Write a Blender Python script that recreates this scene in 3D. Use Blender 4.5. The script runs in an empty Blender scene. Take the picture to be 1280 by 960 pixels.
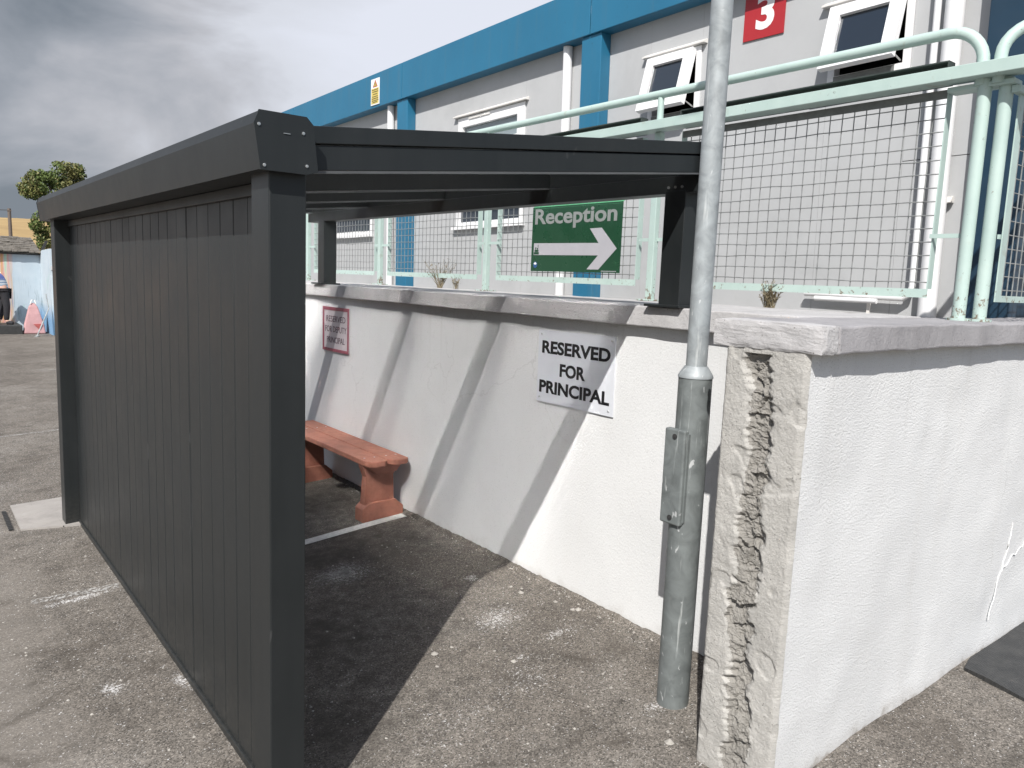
import bpy, bmesh, math, random
from mathutils import Vector, Matrix, noise
random.seed(7)
C = bpy.context.scene
COL = C.collection
R = math.radians

# ------------------------------------------------------------------ camera, sky, sun, exposure
cam = bpy.data.cameras.new("camera"); camo = bpy.data.objects.new("camera", cam); COL.objects.link(camo)
rt = Vector((0.7827155, -0.6211606, 0.0389353)); dn = Vector((-0.0533482, -0.1292888, -0.9901709)); fw = Vector((0.6200891, 0.7729449, -0.1343342))
m = Matrix((rt, -dn, -fw)).transposed().to_4x4(); m.translation = (0, 0, 1.75)
camo.matrix_world = m
cam.sensor_width = 36; cam.lens = 27.0; cam.clip_start = 0.05; cam.clip_end = 3000
C.camera = camo

SUN_AZ, SUN_EL = 52.0, 44.5            # the light travels towards +X and +Y
sd = Vector((math.sin(R(SUN_AZ)) * math.cos(R(SUN_EL)), math.cos(R(SUN_AZ)) * math.cos(R(SUN_EL)), -math.sin(R(SUN_EL))))
sl = bpy.data.lights.new("sun", 'SUN'); sl.energy = 4.9; sl.angle = R(0.5); sl.color = (1.0, 0.972, 0.93)
so = bpy.data.objects.new("sun", sl); COL.objects.link(so); so.rotation_euler = sd.to_track_quat('-Z', 'Y').to_euler()
so.location = (-10, -10, 20)

W = bpy.data.worlds.new("World"); C.world = W; W.use_nodes = True
nt = W.node_tree; nt.nodes.clear()
def N(t, typ, **k):
    n = t.nodes.new(typ)
    for a, b in k.items(): setattr(n, a, b)
    return n
def ramp(t, fac, stops, interp='LINEAR'):
    n = N(t, 'ShaderNodeValToRGB'); n.color_ramp.interpolation = interp
    e = n.color_ramp.elements
    while len(e) < len(stops): e.new(0.5)
    for i, (p, c) in enumerate(stops):
        e[i].position = p; e[i].color = (c[0], c[1], c[2], 1) if not isinstance(c, (int, float)) else (c, c, c, 1)
    if fac is not None: t.links.new(fac, n.inputs[0])
    return n.outputs[0]
def math_(t, op, a, b=None, c=None, clamp=False):
    n = N(t, 'ShaderNodeMath', operation=op); n.use_clamp = clamp
    for i, v in enumerate((a, b, c)):
        if v is None: continue
        if isinstance(v, (int, float)): n.inputs[i].default_value = v
        else: t.links.new(v, n.inputs[i])
    return n.outputs[0]
def mix(t, fac, a, b, mode='MIX'):
    n = N(t, 'ShaderNodeMix', data_type='RGBA', blend_type=mode)
    if isinstance(fac, (int, float)): n.inputs[0].default_value = fac
    else: t.links.new(fac, n.inputs[0])
    for i, v in ((6, a), (7, b)):
        if isinstance(v, (tuple, list)): n.inputs[i].default_value = (v[0], v[1], v[2], 1)
        else: t.links.new(v, n.inputs[i])
    return n.outputs[2]
def tnoise(t, vec, scale, detail=4, rough=0.55, dist=0.0):
    n = N(t, 'ShaderNodeTexNoise'); n.inputs['Scale'].default_value = scale; n.inputs['Detail'].default_value = detail
    n.inputs['Roughness'].default_value = rough; n.inputs['Distortion'].default_value = dist
    if vec is not None: t.links.new(vec, n.inputs['Vector'])
    return n.outputs['Fac']

sky = N(nt, 'ShaderNodeTexSky'); sky.sky_type = 'NISHITA'; sky.sun_disc = False
sky.sun_elevation = R(SUN_EL); sky.sun_rotation = R(180 + SUN_AZ); sky.air_density = 1.0; sky.dust_density = 1.5
tc = N(nt, 'ShaderNodeTexCoord')
mp = N(nt, 'ShaderNodeMapping'); mp.inputs['Scale'].default_value = (1, 1, 1.9); mp.inputs['Location'].default_value = (2.9, 1.7, 0.6)
nt.links.new(tc.outputs['Generated'], mp.inputs['Vector'])
n1 = tnoise(nt, mp.outputs[0], 1.55, 7, 0.50, 0.35)
n2 = tnoise(nt, mp.outputs[0], 4.0, 6, 0.52, 0.5)
# a bank of darker cloud far along the yard, thin bright cloud elsewhere
dot = N(nt, 'ShaderNodeVectorMath', operation='DOT_PRODUCT'); nt.links.new(tc.outputs['Generated'], dot.inputs[0])
dv = Vector((-0.02, 0.95, 0.24)).normalized(); dot.inputs[1].default_value = dv
bank = N(nt, 'ShaderNodeMapRange'); bank.inputs[1].default_value = 0.86; bank.inputs[2].default_value = 0.99; nt.links.new(dot.outputs['Value'], bank.inputs[0]); bank.clamp = True
nn = math_(nt, 'ADD', math_(nt, 'MULTIPLY', n1, 0.5), math_(nt, 'MULTIPLY', n2, 0.5))
v = math_(nt, 'SUBTRACT', nn, math_(nt, 'MULTIPLY', bank.outputs[0], 0.33))
cl = ramp(nt, v, [(0.13, (2.1, 2.4, 2.8)), (0.22, (3.4, 3.65, 4.1)), (0.30, (5.0, 5.1, 5.5)), (0.39, (6.9, 7.15, 7.8)), (0.52, (7.7, 8.0, 8.9))])
dot2 = N(nt, 'ShaderNodeVectorMath', operation='DOT_PRODUCT'); nt.links.new(tc.outputs['Generated'], dot2.inputs[0]); dot2.inputs[1].default_value = (0.6, 0.8, 0)
cover = ramp(nt, math_(nt, 'ADD', dot2.outputs['Value'], math_(nt, 'MULTIPLY', math_(nt, 'SUBTRACT', n1, 0.5), 1.6)), [(0.0, 0.05), (0.45, 0.97)])
bg = N(nt, 'ShaderNodeBackground'); bg.inputs['Strength'].default_value = 0.088
nt.links.new(mix(nt, cover, sky.outputs[0], cl), bg.inputs['Color'])
wo = N(nt, 'ShaderNodeOutputWorld'); nt.links.new(bg.outputs[0], wo.inputs['Surface'])

C.view_settings.view_transform = 'Standard'; C.view_settings.look = 'None'
C.view_settings.exposure = 0.22; C.view_settings.gamma = 1.0; C.view_settings.use_curve_mapping = False
C.cycles.caustics_refractive = True; C.cycles.blur_glossy = 0.0; C.cycles.sample_clamp_indirect = 0; C.cycles.max_bounces = 8; C.cycles.transparent_max_bounces = 16

# ------------------------------------------------------------------ materials
def new_mat(name):
    mt = bpy.data.materials.new(name); mt.use_nodes = True
    t = mt.node_tree; b = t.nodes['Principled BSDF']
    return mt, t, b
def coords(t, obj=True):
    if obj:
        g = N(t, 'ShaderNodeNewGeometry'); return g.outputs['Position']
    return N(t, 'ShaderNodeTexCoord').outputs['Object']
def bump(t, b, h, strength, dist=0.01):
    n = N(t, 'ShaderNodeBump'); n.inputs['Strength'].default_value = strength; n.inputs['Distance'].default_value = dist
    t.links.new(h, n.inputs['Height']); t.links.new(n.outputs[0], b.inputs['Normal'])
def simple(name, col, rough=0.6, metal=0.0, var=0.12, scale=8.0, bmp=0.0, bscale=120.0, bdist=0.002, grime=0.0):
    mt, t, b = new_mat(name); p = coords(t)
    f = tnoise(t, p, scale, 6, 0.6)
    lo = tuple(c * (1 - var) for c in col); hi = tuple(min(1, c * (1 + var)) for c in col)
    c = ramp(t, f, [(0.3, lo), (0.7, hi)])
    if grime:
        g = ramp(t, tnoise(t, p, 2.2, 8, 0.65, 0.4), [(0.5, 0.0), (0.72, grime)])
        c = mix(t, g, c, tuple(x * 0.35 for x in col))
    t.links.new(c, b.inputs['Base Color'])
    t.links.new(ramp(t, tnoise(t, p, scale * 2.3, 4), [(0.3, max(0, rough - 0.08)), (0.7, min(1, rough + 0.08))]), b.inputs['Roughness'])
    b.inputs['Metallic'].default_value = metal
    if bmp: bump(t, b, tnoise(t, p, bscale, 4, 0.6), bmp, bdist)
    return mt

M = {}
# dark grey powder coat with dust and faint vertical runs
def coat():
    mt, t, b = new_mat("anthracite_powder_coat"); p = coords(t)
    mp = N(t, 'ShaderNodeMapping'); mp.inputs['Scale'].default_value = (14, 14, 0.8); t.links.new(p, mp.inputs['Vector'])
    run = tnoise(t, mp.outputs[0], 1.6, 5, 0.6)
    dust = tnoise(t, p, 3.0, 6, 0.6)
    c = ramp(t, math_(t, 'MULTIPLY', math_(t, 'ADD', run, dust), 0.5), [(0.35, (0.0115, 0.0140, 0.0148)), (0.66, (0.0165, 0.0190, 0.0200))])
    sp = ramp(t, tnoise(t, p, 170, 2), [(0.73, 0.0), (0.78, 0.25)])
    c = mix(t, sp, c, (0.13, 0.13, 0.125))
    sep = N(t, 'ShaderNodeSeparateXYZ'); t.links.new(p, sep.inputs[0])
    low = ramp(t, math_(t, 'ADD', sep.outputs['Z'], math_(t, 'MULTIPLY', tnoise(t, p, 6, 6, 0.7), 0.5)), [(0.05, 0.5), (0.45, 0.0)])
    c = mix(t, math_(t, 'MULTIPLY', low, ramp(t, tnoise(t, p, 45, 5, 0.7), [(0.4, 0.15), (0.65, 0.8)])), c, (0.075, 0.07, 0.062))
    mp3 = N(t, 'ShaderNodeMapping'); mp3.inputs['Scale'].default_value = (9, 9, 2.5); mp3.inputs['Rotation'].default_value = (0.5, 0.2, 0.1); t.links.new(p, mp3.inputs['Vector'])
    c = mix(t, ramp(t, tnoise(t, mp3.outputs[0], 2.2, 3, 0.4, 1.2), [(0.735, 0.0), (0.75, 0.22)]), c, (0.10, 0.10, 0.10))
    t.links.new(c, b.inputs['Base Color'])
    t.links.new(ramp(t, dust, [(0.3, 0.40), (0.7, 0.52)]), b.inputs['Roughness'])
    b.inputs['Specular IOR Level'].default_value = 0.5
    bump(t, b, tnoise(t, p, 900, 2), 0.05, 0.0005)
    return mt
M['coat'] = coat()
M['coat_lit_edge'] = simple('lit_edge_grey', (0.085, 0.09, 0.093), 0.45)  # lighter grey paints in the light caught by the rafter lips
M['bolt'] = simple("bolt_metal", (0.55, 0.55, 0.54), 0.35, 0.8)

def render_wall(name, base, bs, bstr, bdist, grime_col, foot=0.0):
    mt, t, b = new_mat(name); p = coords(t)
    f = tnoise(t, p, 1.7, 7, 0.6, 0.3)
    c = ramp(t, f, [(0.32, tuple(x * 0.93 for x in base)), (0.68, base)])
    mp = N(t, 'ShaderNodeMapping'); mp.inputs['Scale'].default_value = (5, 5, 0.35); t.links.new(p, mp.inputs['Vector'])
    st = ramp(t, tnoise(t, mp.outputs[0], 1.2, 6, 0.6), [(0.52, 0.0), (0.8, 0.35)])
    c = mix(t, st, c, grime_col)
    sp0 = N(t, 'ShaderNodeSeparateXYZ'); t.links.new(p, sp0.inputs[0])
    mp4 = N(t, 'ShaderNodeMapping'); mp4.inputs['Scale'].default_value = (9, 9, 0.12); t.links.new(p, mp4.inputs['Vector'])
    drip = math_(t, 'SUBTRACT', math_(t, 'ADD', tnoise(t, mp4.outputs[0], 1.5, 6, 0.65), math_(t, 'MULTIPLY', sp0.outputs['Z'], 0.22)), 0.36)
    c = mix(t, ramp(t, drip, [(0.52, 0.0), (0.68, 0.20)]), c, (0.42, 0.41, 0.38))
    vc = N(t, 'ShaderNodeTexVoronoi'); vc.feature = 'DISTANCE_TO_EDGE'; vc.inputs['Scale'].default_value = 0.9
    wv = N(t, 'ShaderNodeVectorMath', operation='ADD'); nz_ = N(t, 'ShaderNodeTexNoise'); nz_.inputs['Scale'].default_value = 4; nz_.inputs['Detail'].default_value = 6; t.links.new(p, nz_.inputs['Vector'])
    sc_ = N(t, 'ShaderNodeVectorMath', operation='SCALE'); sc_.inputs['Scale'].default_value = 0.35; t.links.new(nz_.outputs['Color'], sc_.inputs[0]); t.links.new(p, wv.inputs[0]); t.links.new(sc_.outputs[0], wv.inputs[1]); t.links.new(wv.outputs[0], vc.inputs['Vector'])
    ckm = math_(t, 'MULTIPLY', ramp(t, vc.outputs['Distance'], [(0.0012, 0.22), (0.0035, 0.0)]), ramp(t, tnoise(t, p, 0.8, 3), [(0.5, 0.0), (0.6, 1.0)]))
    c = mix(t, ckm, c, (0.25, 0.24, 0.22))
    sep = N(t, 'ShaderNodeSeparateXYZ'); t.links.new(p, sep.inputs[0])
    # splash dirt along the foot of the wall
    h = math_(t, 'ADD', sep.outputs['Z'], math_(t, 'MULTIPLY', tnoise(t, p, 9, 6, 0.65), 0.22))
    ft = ramp(t, h, [(0.085, 0.85), (0.115, 0.2), (0.17, 0.0)])
    c = mix(t, ft, c, (0.30, 0.27, 0.235))
    # pits in the roughcast
    pt = ramp(t, tnoise(t, p, bs * 1.3, 3, 0.5), [(0.30, 0.55 if bstr > 0.5 else 0.3), (0.40, 0.0)])
    c = mix(t, pt, c, tuple(x * 0.45 for x in base))
    t.links.new(c, b.inputs['Base Color']); b.inputs['Roughness'].default_value = 0.85
    b.inputs['Specular IOR Level'].default_value = 0.25
    vg = N(t, 'ShaderNodeTexVoronoi'); vg.inputs['Scale'].default_value = bs * 1.25; t.links.new(p, vg.inputs['Vector'])
    vg2 = N(t, 'ShaderNodeTexVoronoi'); vg2.inputs['Scale'].default_value = bs * 0.6; t.links.new(p, vg2.inputs['Vector'])
    hgt = math_(t, 'ADD', math_(t, 'MULTIPLY', vg.outputs['Distance'], -0.35), math_(t, 'ADD', math_(t, 'MULTIPLY', tnoise(t, p, bs * 0.85, 1, 0.4), 1.3), math_(t, 'MULTIPLY', tnoise(t, p, bs * 0.3, 3), 0.5)))
    bump(t, b, hgt, bstr, bdist)
    return mt
M['white_wall'] = render_wall("white_painted_render", (0.715, 0.72, 0.72), 110, 0.22, 0.004, (0.66, 0.655, 0.64))
M['rough_wall'] = render_wall("white_roughcast", (0.70, 0.702, 0.70), 165, 0.55, 0.0045, (0.60, 0.59, 0.57))

def concrete(name, base, pits=True, bs=60, bstr=0.5, dark=(0.2, 0.19, 0.18)):
    mt, t, b = new_mat(name); p = coords(t)
    c = ramp(t, tnoise(t, p, 5, 8, 0.65, 0.3), [(0.3, tuple(x * 0.82 for x in base)), (0.5, base), (0.72, tuple(min(1, x * 1.13) for x in base))])
    if pits:
        v = N(t, 'ShaderNodeTexVoronoi'); v.inputs['Scale'].default_value = 55; t.links.new(p, v.inputs['Vector'])
        pt = ramp(t, v.outputs['Distance'], [(0.10, 0.9), (0.17, 0.0)])
        ms = ramp(t, tnoise(t, p, 11, 5), [(0.48, 0.0), (0.58, 1.0)])
        c = mix(t, math_(t, 'MULTIPLY', pt, ms), c, dark)
    c = mix(t, ramp(t, tnoise(t, p, 190, 3), [(0.62, 0.0), (0.74, 0.35)]), c, dark)
    c = mix(t, ramp(t, tnoise(t, p, 14, 7, 0.7, 0.6), [(0.60, 0.0), (0.70, 0.5)]), c, tuple(x * 0.6 for x in base))
    t.links.new(c, b.inputs['Base Color']); b.inputs['Roughness'].default_value = 0.9; b.inputs['Specular IOR Level'].default_value = 0.2
    bump(t, b, tnoise(t, p, bs, 8, 0.75), bstr, 0.010)
    return mt
M['coping'] = concrete("pale_coping_concrete", (0.47, 0.46, 0.46))
M['coping_grey'] = concrete("grey_painted_coping", (0.335, 0.325, 0.334), bs=90, bstr=0.6)
M['cement'] = concrete("broken_cement", (0.50, 0.485, 0.455), bs=120, bstr=0.9)
M['rubble'] = concrete("broken_stone", (0.31, 0.295, 0.27), bs=70, bstr=1.0)
M['patch'] = concrete("concrete_patch", (0.33, 0.31, 0.29), bs=150)
M['walkway'] = concrete("terrace_concrete", (0.30, 0.29, 0.28))

# asphalt of the yard, with aggregate, stains, cement splashes, and shade painted under the carport
def asphalt():
    mt, t, b = new_mat("worn_asphalt"); p = coords(t)
    big = tnoise(t, p, 0.9, 7, 0.6, 0.4)
    c = ramp(t, big, [(0.28, (0.110, 0.096, 0.082)), (0.5, (0.172, 0.154, 0.134)), (0.72, (0.222, 0.204, 0.182))])
    med = tnoise(t, p, 7, 8, 0.7, 0.3)
    c = mix(t, ramp(t, med, [(0.35, 0.55), (0.55, 0.0)]), c, (0.085, 0.077, 0.068))
    v = N(t, 'ShaderNodeTexVoronoi'); v.inputs['Scale'].default_value = 175; t.links.new(p, v.inputs['Vector'])
    sepc = N(t, 'ShaderNodeSeparateColor'); t.links.new(v.outputs['Color'], sepc.inputs[0])
    agg = ramp(t, sepc.outputs[0], [(0.0, 0.30), (0.3, 0.78), (0.7, 1.1), (0.9, 1.38), (0.97, 1.7), (1.0, 2.1)])
    # fade the grain with distance so that far asphalt stays calm
    c = mix(t, 0.9, c, agg, 'MULTIPLY')
    sep = N(t, 'ShaderNodeSeparateXYZ'); t.links.new(p, sep.inputs[0])
    X, Y = sep.outputs['X'], sep.outputs['Y']
    fine = tnoise(t, p, 60, 6, 0.75)
    wob = tnoise(t, p, 14, 6, 0.7)
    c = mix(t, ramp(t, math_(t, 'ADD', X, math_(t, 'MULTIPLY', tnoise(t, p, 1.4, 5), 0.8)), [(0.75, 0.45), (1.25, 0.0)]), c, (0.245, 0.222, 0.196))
    c = mix(t, ramp(t, tnoise(t, p, 2.7, 9, 0.72, 0.7), [(0.54, 0.0), (0.66, 0.6)]), c, (0.068, 0.058, 0.048))
    c = mix(t, ramp(t, tnoise(t, p, 230, 3, 0.6), [(0.68, 0.0), (0.74, 0.5)]), c, (0.38, 0.36, 0.335))
    gr = tnoise(t, p, 130, 4, 0.6)
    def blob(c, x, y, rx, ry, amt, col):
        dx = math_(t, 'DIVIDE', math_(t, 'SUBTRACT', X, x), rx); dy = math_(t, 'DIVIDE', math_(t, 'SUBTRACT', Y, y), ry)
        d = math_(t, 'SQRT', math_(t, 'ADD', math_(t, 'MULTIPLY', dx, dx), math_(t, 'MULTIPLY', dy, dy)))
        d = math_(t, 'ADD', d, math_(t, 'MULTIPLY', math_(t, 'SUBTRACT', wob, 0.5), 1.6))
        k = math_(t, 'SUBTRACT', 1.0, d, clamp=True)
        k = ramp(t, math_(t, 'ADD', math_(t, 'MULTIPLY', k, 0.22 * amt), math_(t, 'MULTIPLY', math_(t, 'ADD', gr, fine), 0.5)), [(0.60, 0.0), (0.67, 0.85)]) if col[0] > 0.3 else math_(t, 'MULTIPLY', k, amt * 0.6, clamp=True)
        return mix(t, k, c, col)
    wc = (0.62, 0.61, 0.60)
    for a in ((0.67, 3.63, 0.09, 0.13, 0.72), (0.93, 3.5, 0.05, 0.13, 0.8), (2.40, 3.04, 0.22, 0.18, 0.6), (2.55, 2.72, 0.2, 0.09, 0.5), (2.15, 2.5, 0.3, 0.2, 0.35),
              (2.02, 4.12, 0.30, 0.22, 0.9), (1.6, 4.0, 0.3, 0.2, 0.6), (2.60, 3.55, 0.06, 0.08, 0.9), (0.35, 6.4, 0.25, 0.25, 0.5), (0.2, 7.2, 0.5, 0.2, 0.6),
              (1.7, 2.45, 0.5, 0.2, 0.25), (0.45, 7.6, 0.5, 0.3, 0.4), (2.45, 1.98, 0.14, 0.08, 0.6), (2.25, 2.65, 0.06, 0.06, 0.7), (0.72, 4.78, 0.28, 0.06, 0.8)):
        c = blob(c, a[0], a[1], a[2], a[3], a[4], wc)
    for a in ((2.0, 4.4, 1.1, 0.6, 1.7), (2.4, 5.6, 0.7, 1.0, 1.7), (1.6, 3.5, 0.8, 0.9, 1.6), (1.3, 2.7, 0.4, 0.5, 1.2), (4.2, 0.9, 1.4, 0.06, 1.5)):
        c = blob(c, a[0], a[1], a[2], a[3], a[4], (0.055, 0.048, 0.041))  # dark damp patches, partly shade put into the colour under the carport
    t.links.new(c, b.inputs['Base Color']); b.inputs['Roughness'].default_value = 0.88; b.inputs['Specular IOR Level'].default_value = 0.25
    h = math_(t, 'ADD', sepc.outputs[0], math_(t, 'MULTIPLY', tnoise(t, p, 60, 6, 0.7), 1.0))
    bump(t, b, h, 0.5, 0.0035)
    return mt
M['asphalt'] = asphalt()
def worn_paint():
    mt, t, b = new_mat("worn_white_line"); p = coords(t)
    c = ramp(t, tnoise(t, p, 30, 6, 0.7), [(0.3, (0.42, 0.41, 0.39)), (0.6, (0.62, 0.61, 0.59))])
    t.links.new(c, b.inputs['Base Color']); b.inputs['Roughness'].default_value = 0.8
    tr = N(t, 'ShaderNodeBsdfTransparent'); mx = N(t, 'ShaderNodeMixShader')
    t.links.new(ramp(t, tnoise(t, p, 55, 7, 0.75), [(0.47, 0.0), (0.60, 0.75)]), mx.inputs[0])
    t.links.new(tr.outputs[0], mx.inputs[1]); t.links.new(b.outputs[0], mx.inputs[2])
    t.links.new(mx.outputs[0], t.nodes['Material Output'].inputs['Surface'])
    return mt
M['line'] = worn_paint()
M['line_solid'] = simple("white_line_paint", (0.56, 0.56, 0.54), 0.8, 0, 0.2, 40, 0.3, 200, 0.002, 0.5)

def galv(name, tone):
    mt, t, b = new_mat(name); p = coords(t)
    c = ramp(t, tnoise(t, p, 12, 6, 0.6, 0.8), [(0.28, tuple(x * 0.7 for x in tone)), (0.5, tone), (0.75, tuple(x * 1.3 for x in tone))])
    mp = N(t, 'ShaderNodeMapping'); mp.inputs['Scale'].default_value = (16, 16, 7); mp.inputs['Rotation'].default_value = (0.3, 0.4, 0.2); t.links.new(p, mp.inputs['Vector'])
    sc = ramp(t, tnoise(t, mp.outputs[0], 1.7, 4, 0.5, 0.9), [(0.66, 0.0), (0.70, 0.5)])
    c = mix(t, sc, c, (0.74, 0.75, 0.75))
    mp2 = N(t, 'ShaderNodeMapping'); mp2.inputs['Scale'].default_value = (40, 40, 3); t.links.new(p, mp2.inputs['Vector'])
    c = mix(t, ramp(t, tnoise(t, mp2.outputs[0], 1.0, 5, 0.6), [(0.62, 0.0), (0.72, 0.5)]), c, (0.66, 0.68, 0.67))
    t.links.new(c, b.inputs['Base Color']); b.inputs['Metallic'].default_value = 0.08
    t.links.new(ramp(t, tnoise(t, p, 20, 4), [(0.3, 0.42), (0.7, 0.62)]), b.inputs['Roughness'])
    bump(t, b, tnoise(t, p, 45, 5, 0.6, 0.5), 0.18, 0.003)
    return mt
M['galv'] = galv('galvanised_steel', (0.30, 0.325, 0.335)); M['galv_base'] = galv('weathered_galvanised_steel', (0.160, 0.176, 0.175))
def mint():
    mt, t, b = new_mat("mint_green_paint"); p = coords(t)
    c = ramp(t, tnoise(t, p, 6, 6, 0.6), [(0.3, (0.39, 0.50, 0.465)), (0.7, (0.455, 0.565, 0.525))])
    chip = ramp(t, tnoise(t, p, 38, 6, 0.7, 0.3), [(0.655, 0.0), (0.69, 0.9)])
    c = mix(t, chip, c, (0.20, 0.23, 0.20))
    c = mix(t, ramp(t, tnoise(t, p, 9, 7, 0.7, 0.4), [(0.60, 0.0), (0.70, 0.45)]), c, (0.30, 0.27, 0.20))
    sep = N(t, 'ShaderNodeSeparateXYZ'); t.links.new(p, sep.inputs[0])
    ft = ramp(t, sep.outputs['Z'], [(1.655, 0.16), (1.80, 0.0)]) if False else math_(t, 'MULTIPLY', math_(t, 'SUBTRACT', 1.84, sep.outputs['Z']), 1.0, clamp=True)
    rust = ramp(t, math_(t, 'ADD', tnoise(t, p, 34, 7, 0.7, 0.3), math_(t, 'MULTIPLY', ft, 0.9)), [(0.66, 0.0), (0.72, 0.85)])
    c = mix(t, rust, c, (0.14, 0.075, 0.04))
    t.links.new(c, b.inputs['Base Color']); b.inputs['Roughness'].default_value = 0.5
    bump(t, b, tnoise(t, p, 70, 4), 0.12, 0.002)
    return mt
M['mint'] = mint()
M['wire'] = simple("mesh_wire_steel", (0.22, 0.228, 0.226), 0.5, 0.0, 0.3, 30)
M['facade'] = simple("grey_wall_cladding", (0.422, 0.428, 0.434), 0.75, 0, 0.05, 1.5, 0.1, 140, 0.001, 0.16)
M['facade_base'] = simple("wall_base_trim", (0.40, 0.39, 0.38), 0.8, 0, 0.1, 4)
M['blue'] = simple("blue_fascia_paint", (0.016, 0.138, 0.245), 0.45, 0, 0.07, 1.2, 0.03, 20, 0.002, 0.25)
def fascia():
    mt, t, b = new_mat('weathered_blue_fascia'); p = coords(t)
    c = ramp(t, tnoise(t, p, 1.2, 6, 0.6), [(0.3, (0.0145, 0.125, 0.225)), (0.7, (0.0175, 0.148, 0.262))])
    mp = N(t, 'ShaderNodeMapping'); mp.inputs['Scale'].default_value = (7, 7, 0.5); t.links.new(p, mp.inputs['Vector'])
    c = mix(t, ramp(t, tnoise(t, mp.outputs[0], 1.5, 6, 0.65), [(0.52, 0.0), (0.75, 0.4)]), c, (0.07, 0.14, 0.19))
    c = mix(t, ramp(t, tnoise(t, p, 16, 6, 0.7), [(0.62, 0.0), (0.72, 0.35)]), c, (0.02, 0.06, 0.09))
    t.links.new(c, b.inputs['Base Color']); b.inputs['Roughness'].default_value = 0.48
    bump(t, b, tnoise(t, p, 2.5, 3), 0.08, 0.02)
    return mt
M['blue'] = fascia()
M['navy'] = simple("dark_navy", (0.012, 0.035, 0.062), 0.45, 0, 0.1, 3)  # darker blue for the end column and end wall
M['upvc'] = simple("white_upvc", (0.76, 0.76, 0.765), 0.4, 0, 0.04, 5, 0, 0, 0, 0.10)
M['upvc_dirty'] = simple("weathered_white_plastic", (0.70, 0.68, 0.65), 0.5, 0, 0.08, 8, 0, 0, 0, 0.3)
M['dark'] = simple("dark_recess", (0.03, 0.03, 0.03), 0.8)
M['channel_shade'] = simple('shaded_channel_green', (0.035, 0.045, 0.041), 0.6, 0, 0.2, 12)  # near-black tone stands for the shade inside the open channel
M['shade_grey'] = simple("grey_shade_tone", (0.16, 0.165, 0.16), 0.6, 0, 0.2, 15)  # grey paints in the shade on the mint frame top under the rail
def glass(name, col, r=0.08):
    mt, t, b = new_mat(name); b.inputs['Base Color'].default_value = (*col, 1); b.inputs['Roughness'].default_value = r
    b.inputs['Specular IOR Level'].default_value = 0.8
    p = coords(t); bump(t, b, tnoise(t, p, 3, 2), 0.03, 0.01)
    return mt
M['glass'] = glass("dark_window_glass", (0.022, 0.03, 0.042))
M['glass_frost'] = glass("obscured_window_glass", (0.20, 0.24, 0.255), 0.25)
def roofsheet():
    mt, t, b = new_mat("opal_roof_sheet"); out = t.nodes['Material Output']
    tl = N(t, 'ShaderNodeBsdfTranslucent'); tl.inputs['Color'].default_value = (0.95, 0.96, 0.97, 1)
    tr = N(t, 'ShaderNodeBsdfTransparent'); tr.inputs['Color'].default_value = (0.95, 0.96, 0.97, 1)
    gl = N(t, 'ShaderNodeBsdfGlossy'); gl.inputs['Roughness'].default_value = 0.25
    rf = N(t, 'ShaderNodeBsdfRefraction'); rf.inputs['Color'].default_value = (0.98, 0.985, 0.99, 1); rf.inputs['IOR'].default_value = 1.2; rf.inputs['Roughness'].default_value = 0.5
    a0 = N(t, 'ShaderNodeMixShader'); a0.inputs[0].default_value = 0.92
    t.links.new(tl.outputs[0], a0.inputs[1]); t.links.new(rf.outputs[0], a0.inputs[2])
    a = N(t, 'ShaderNodeMixShader'); a.inputs[0].default_value = 0.36
    t.links.new(a0.outputs[0], a.inputs[1]); t.links.new(tr.outputs[0], a.inputs[2])
    fr = N(t, 'ShaderNodeFresnel'); fr.inputs[0].default_value = 1.45
    c = N(t, 'ShaderNodeMixShader'); t.links.new(fr.outputs[0], c.inputs[0]); t.links.new(a.outputs[0], c.inputs[1]); t.links.new(gl.outputs[0], c.inputs[2])
    t.links.new(c.outputs[0], out.inputs['Surface'])
    return mt
M['roof'] = roofsheet()
M['bench'] = simple("terracotta_bench_paint", (0.37, 0.155, 0.105), 0.6, 0, 0.18, 13, 0.25, 70, 0.003, 0.45)
M['sign_white'] = simple("sign_white", (0.66, 0.68, 0.72), 0.35, 0, 0.03, 6)
M['ink'] = simple("black_lettering", (0.012, 0.012, 0.014), 0.4)
M['sign_old'] = simple("faded_sign_board", (0.62, 0.56, 0.58), 0.5, 0, 0.06, 14)
M['sign_frame_red'] = simple("faded_red_border", (0.33, 0.075, 0.11), 0.5, 0, 0.2, 30)
M['faded_ink'] = simple("faded_lettering", (0.13, 0.075, 0.095), 0.6, 0, 0.3, 60)
M['sign_green'] = simple("green_sign", (0.013, 0.058, 0.028), 0.3, 0, 0.08, 3)
M['sign_letter'] = simple("sign_letter_grey", (0.24, 0.255, 0.245), 0.4, 0, 0.05, 9)
M['sign_arrow'] = simple("sign_arrow_white", (0.40, 0.395, 0.42), 0.4, 0, 0.04, 9)
M['sign_lit_lip'] = simple("lit_folded_edge", (0.10, 0.36, 0.18), 0.3)  # brighter green stands for sunlight on the bent top edge
M['logo_blue'] = simple("emblem_blue", (0.03, 0.09, 0.22), 0.4)
M['red'] = simple("red_sign", (0.38, 0.022, 0.028), 0.45, 0, 0.05, 5)
M['white_plain'] = simple("white_print", (0.80, 0.80, 0.80), 0.5, 0, 0.02, 5)
M['yellow'] = simple("warning_yellow", (0.60, 0.47, 0.12), 0.5, 0, 0.06, 20)
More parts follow.
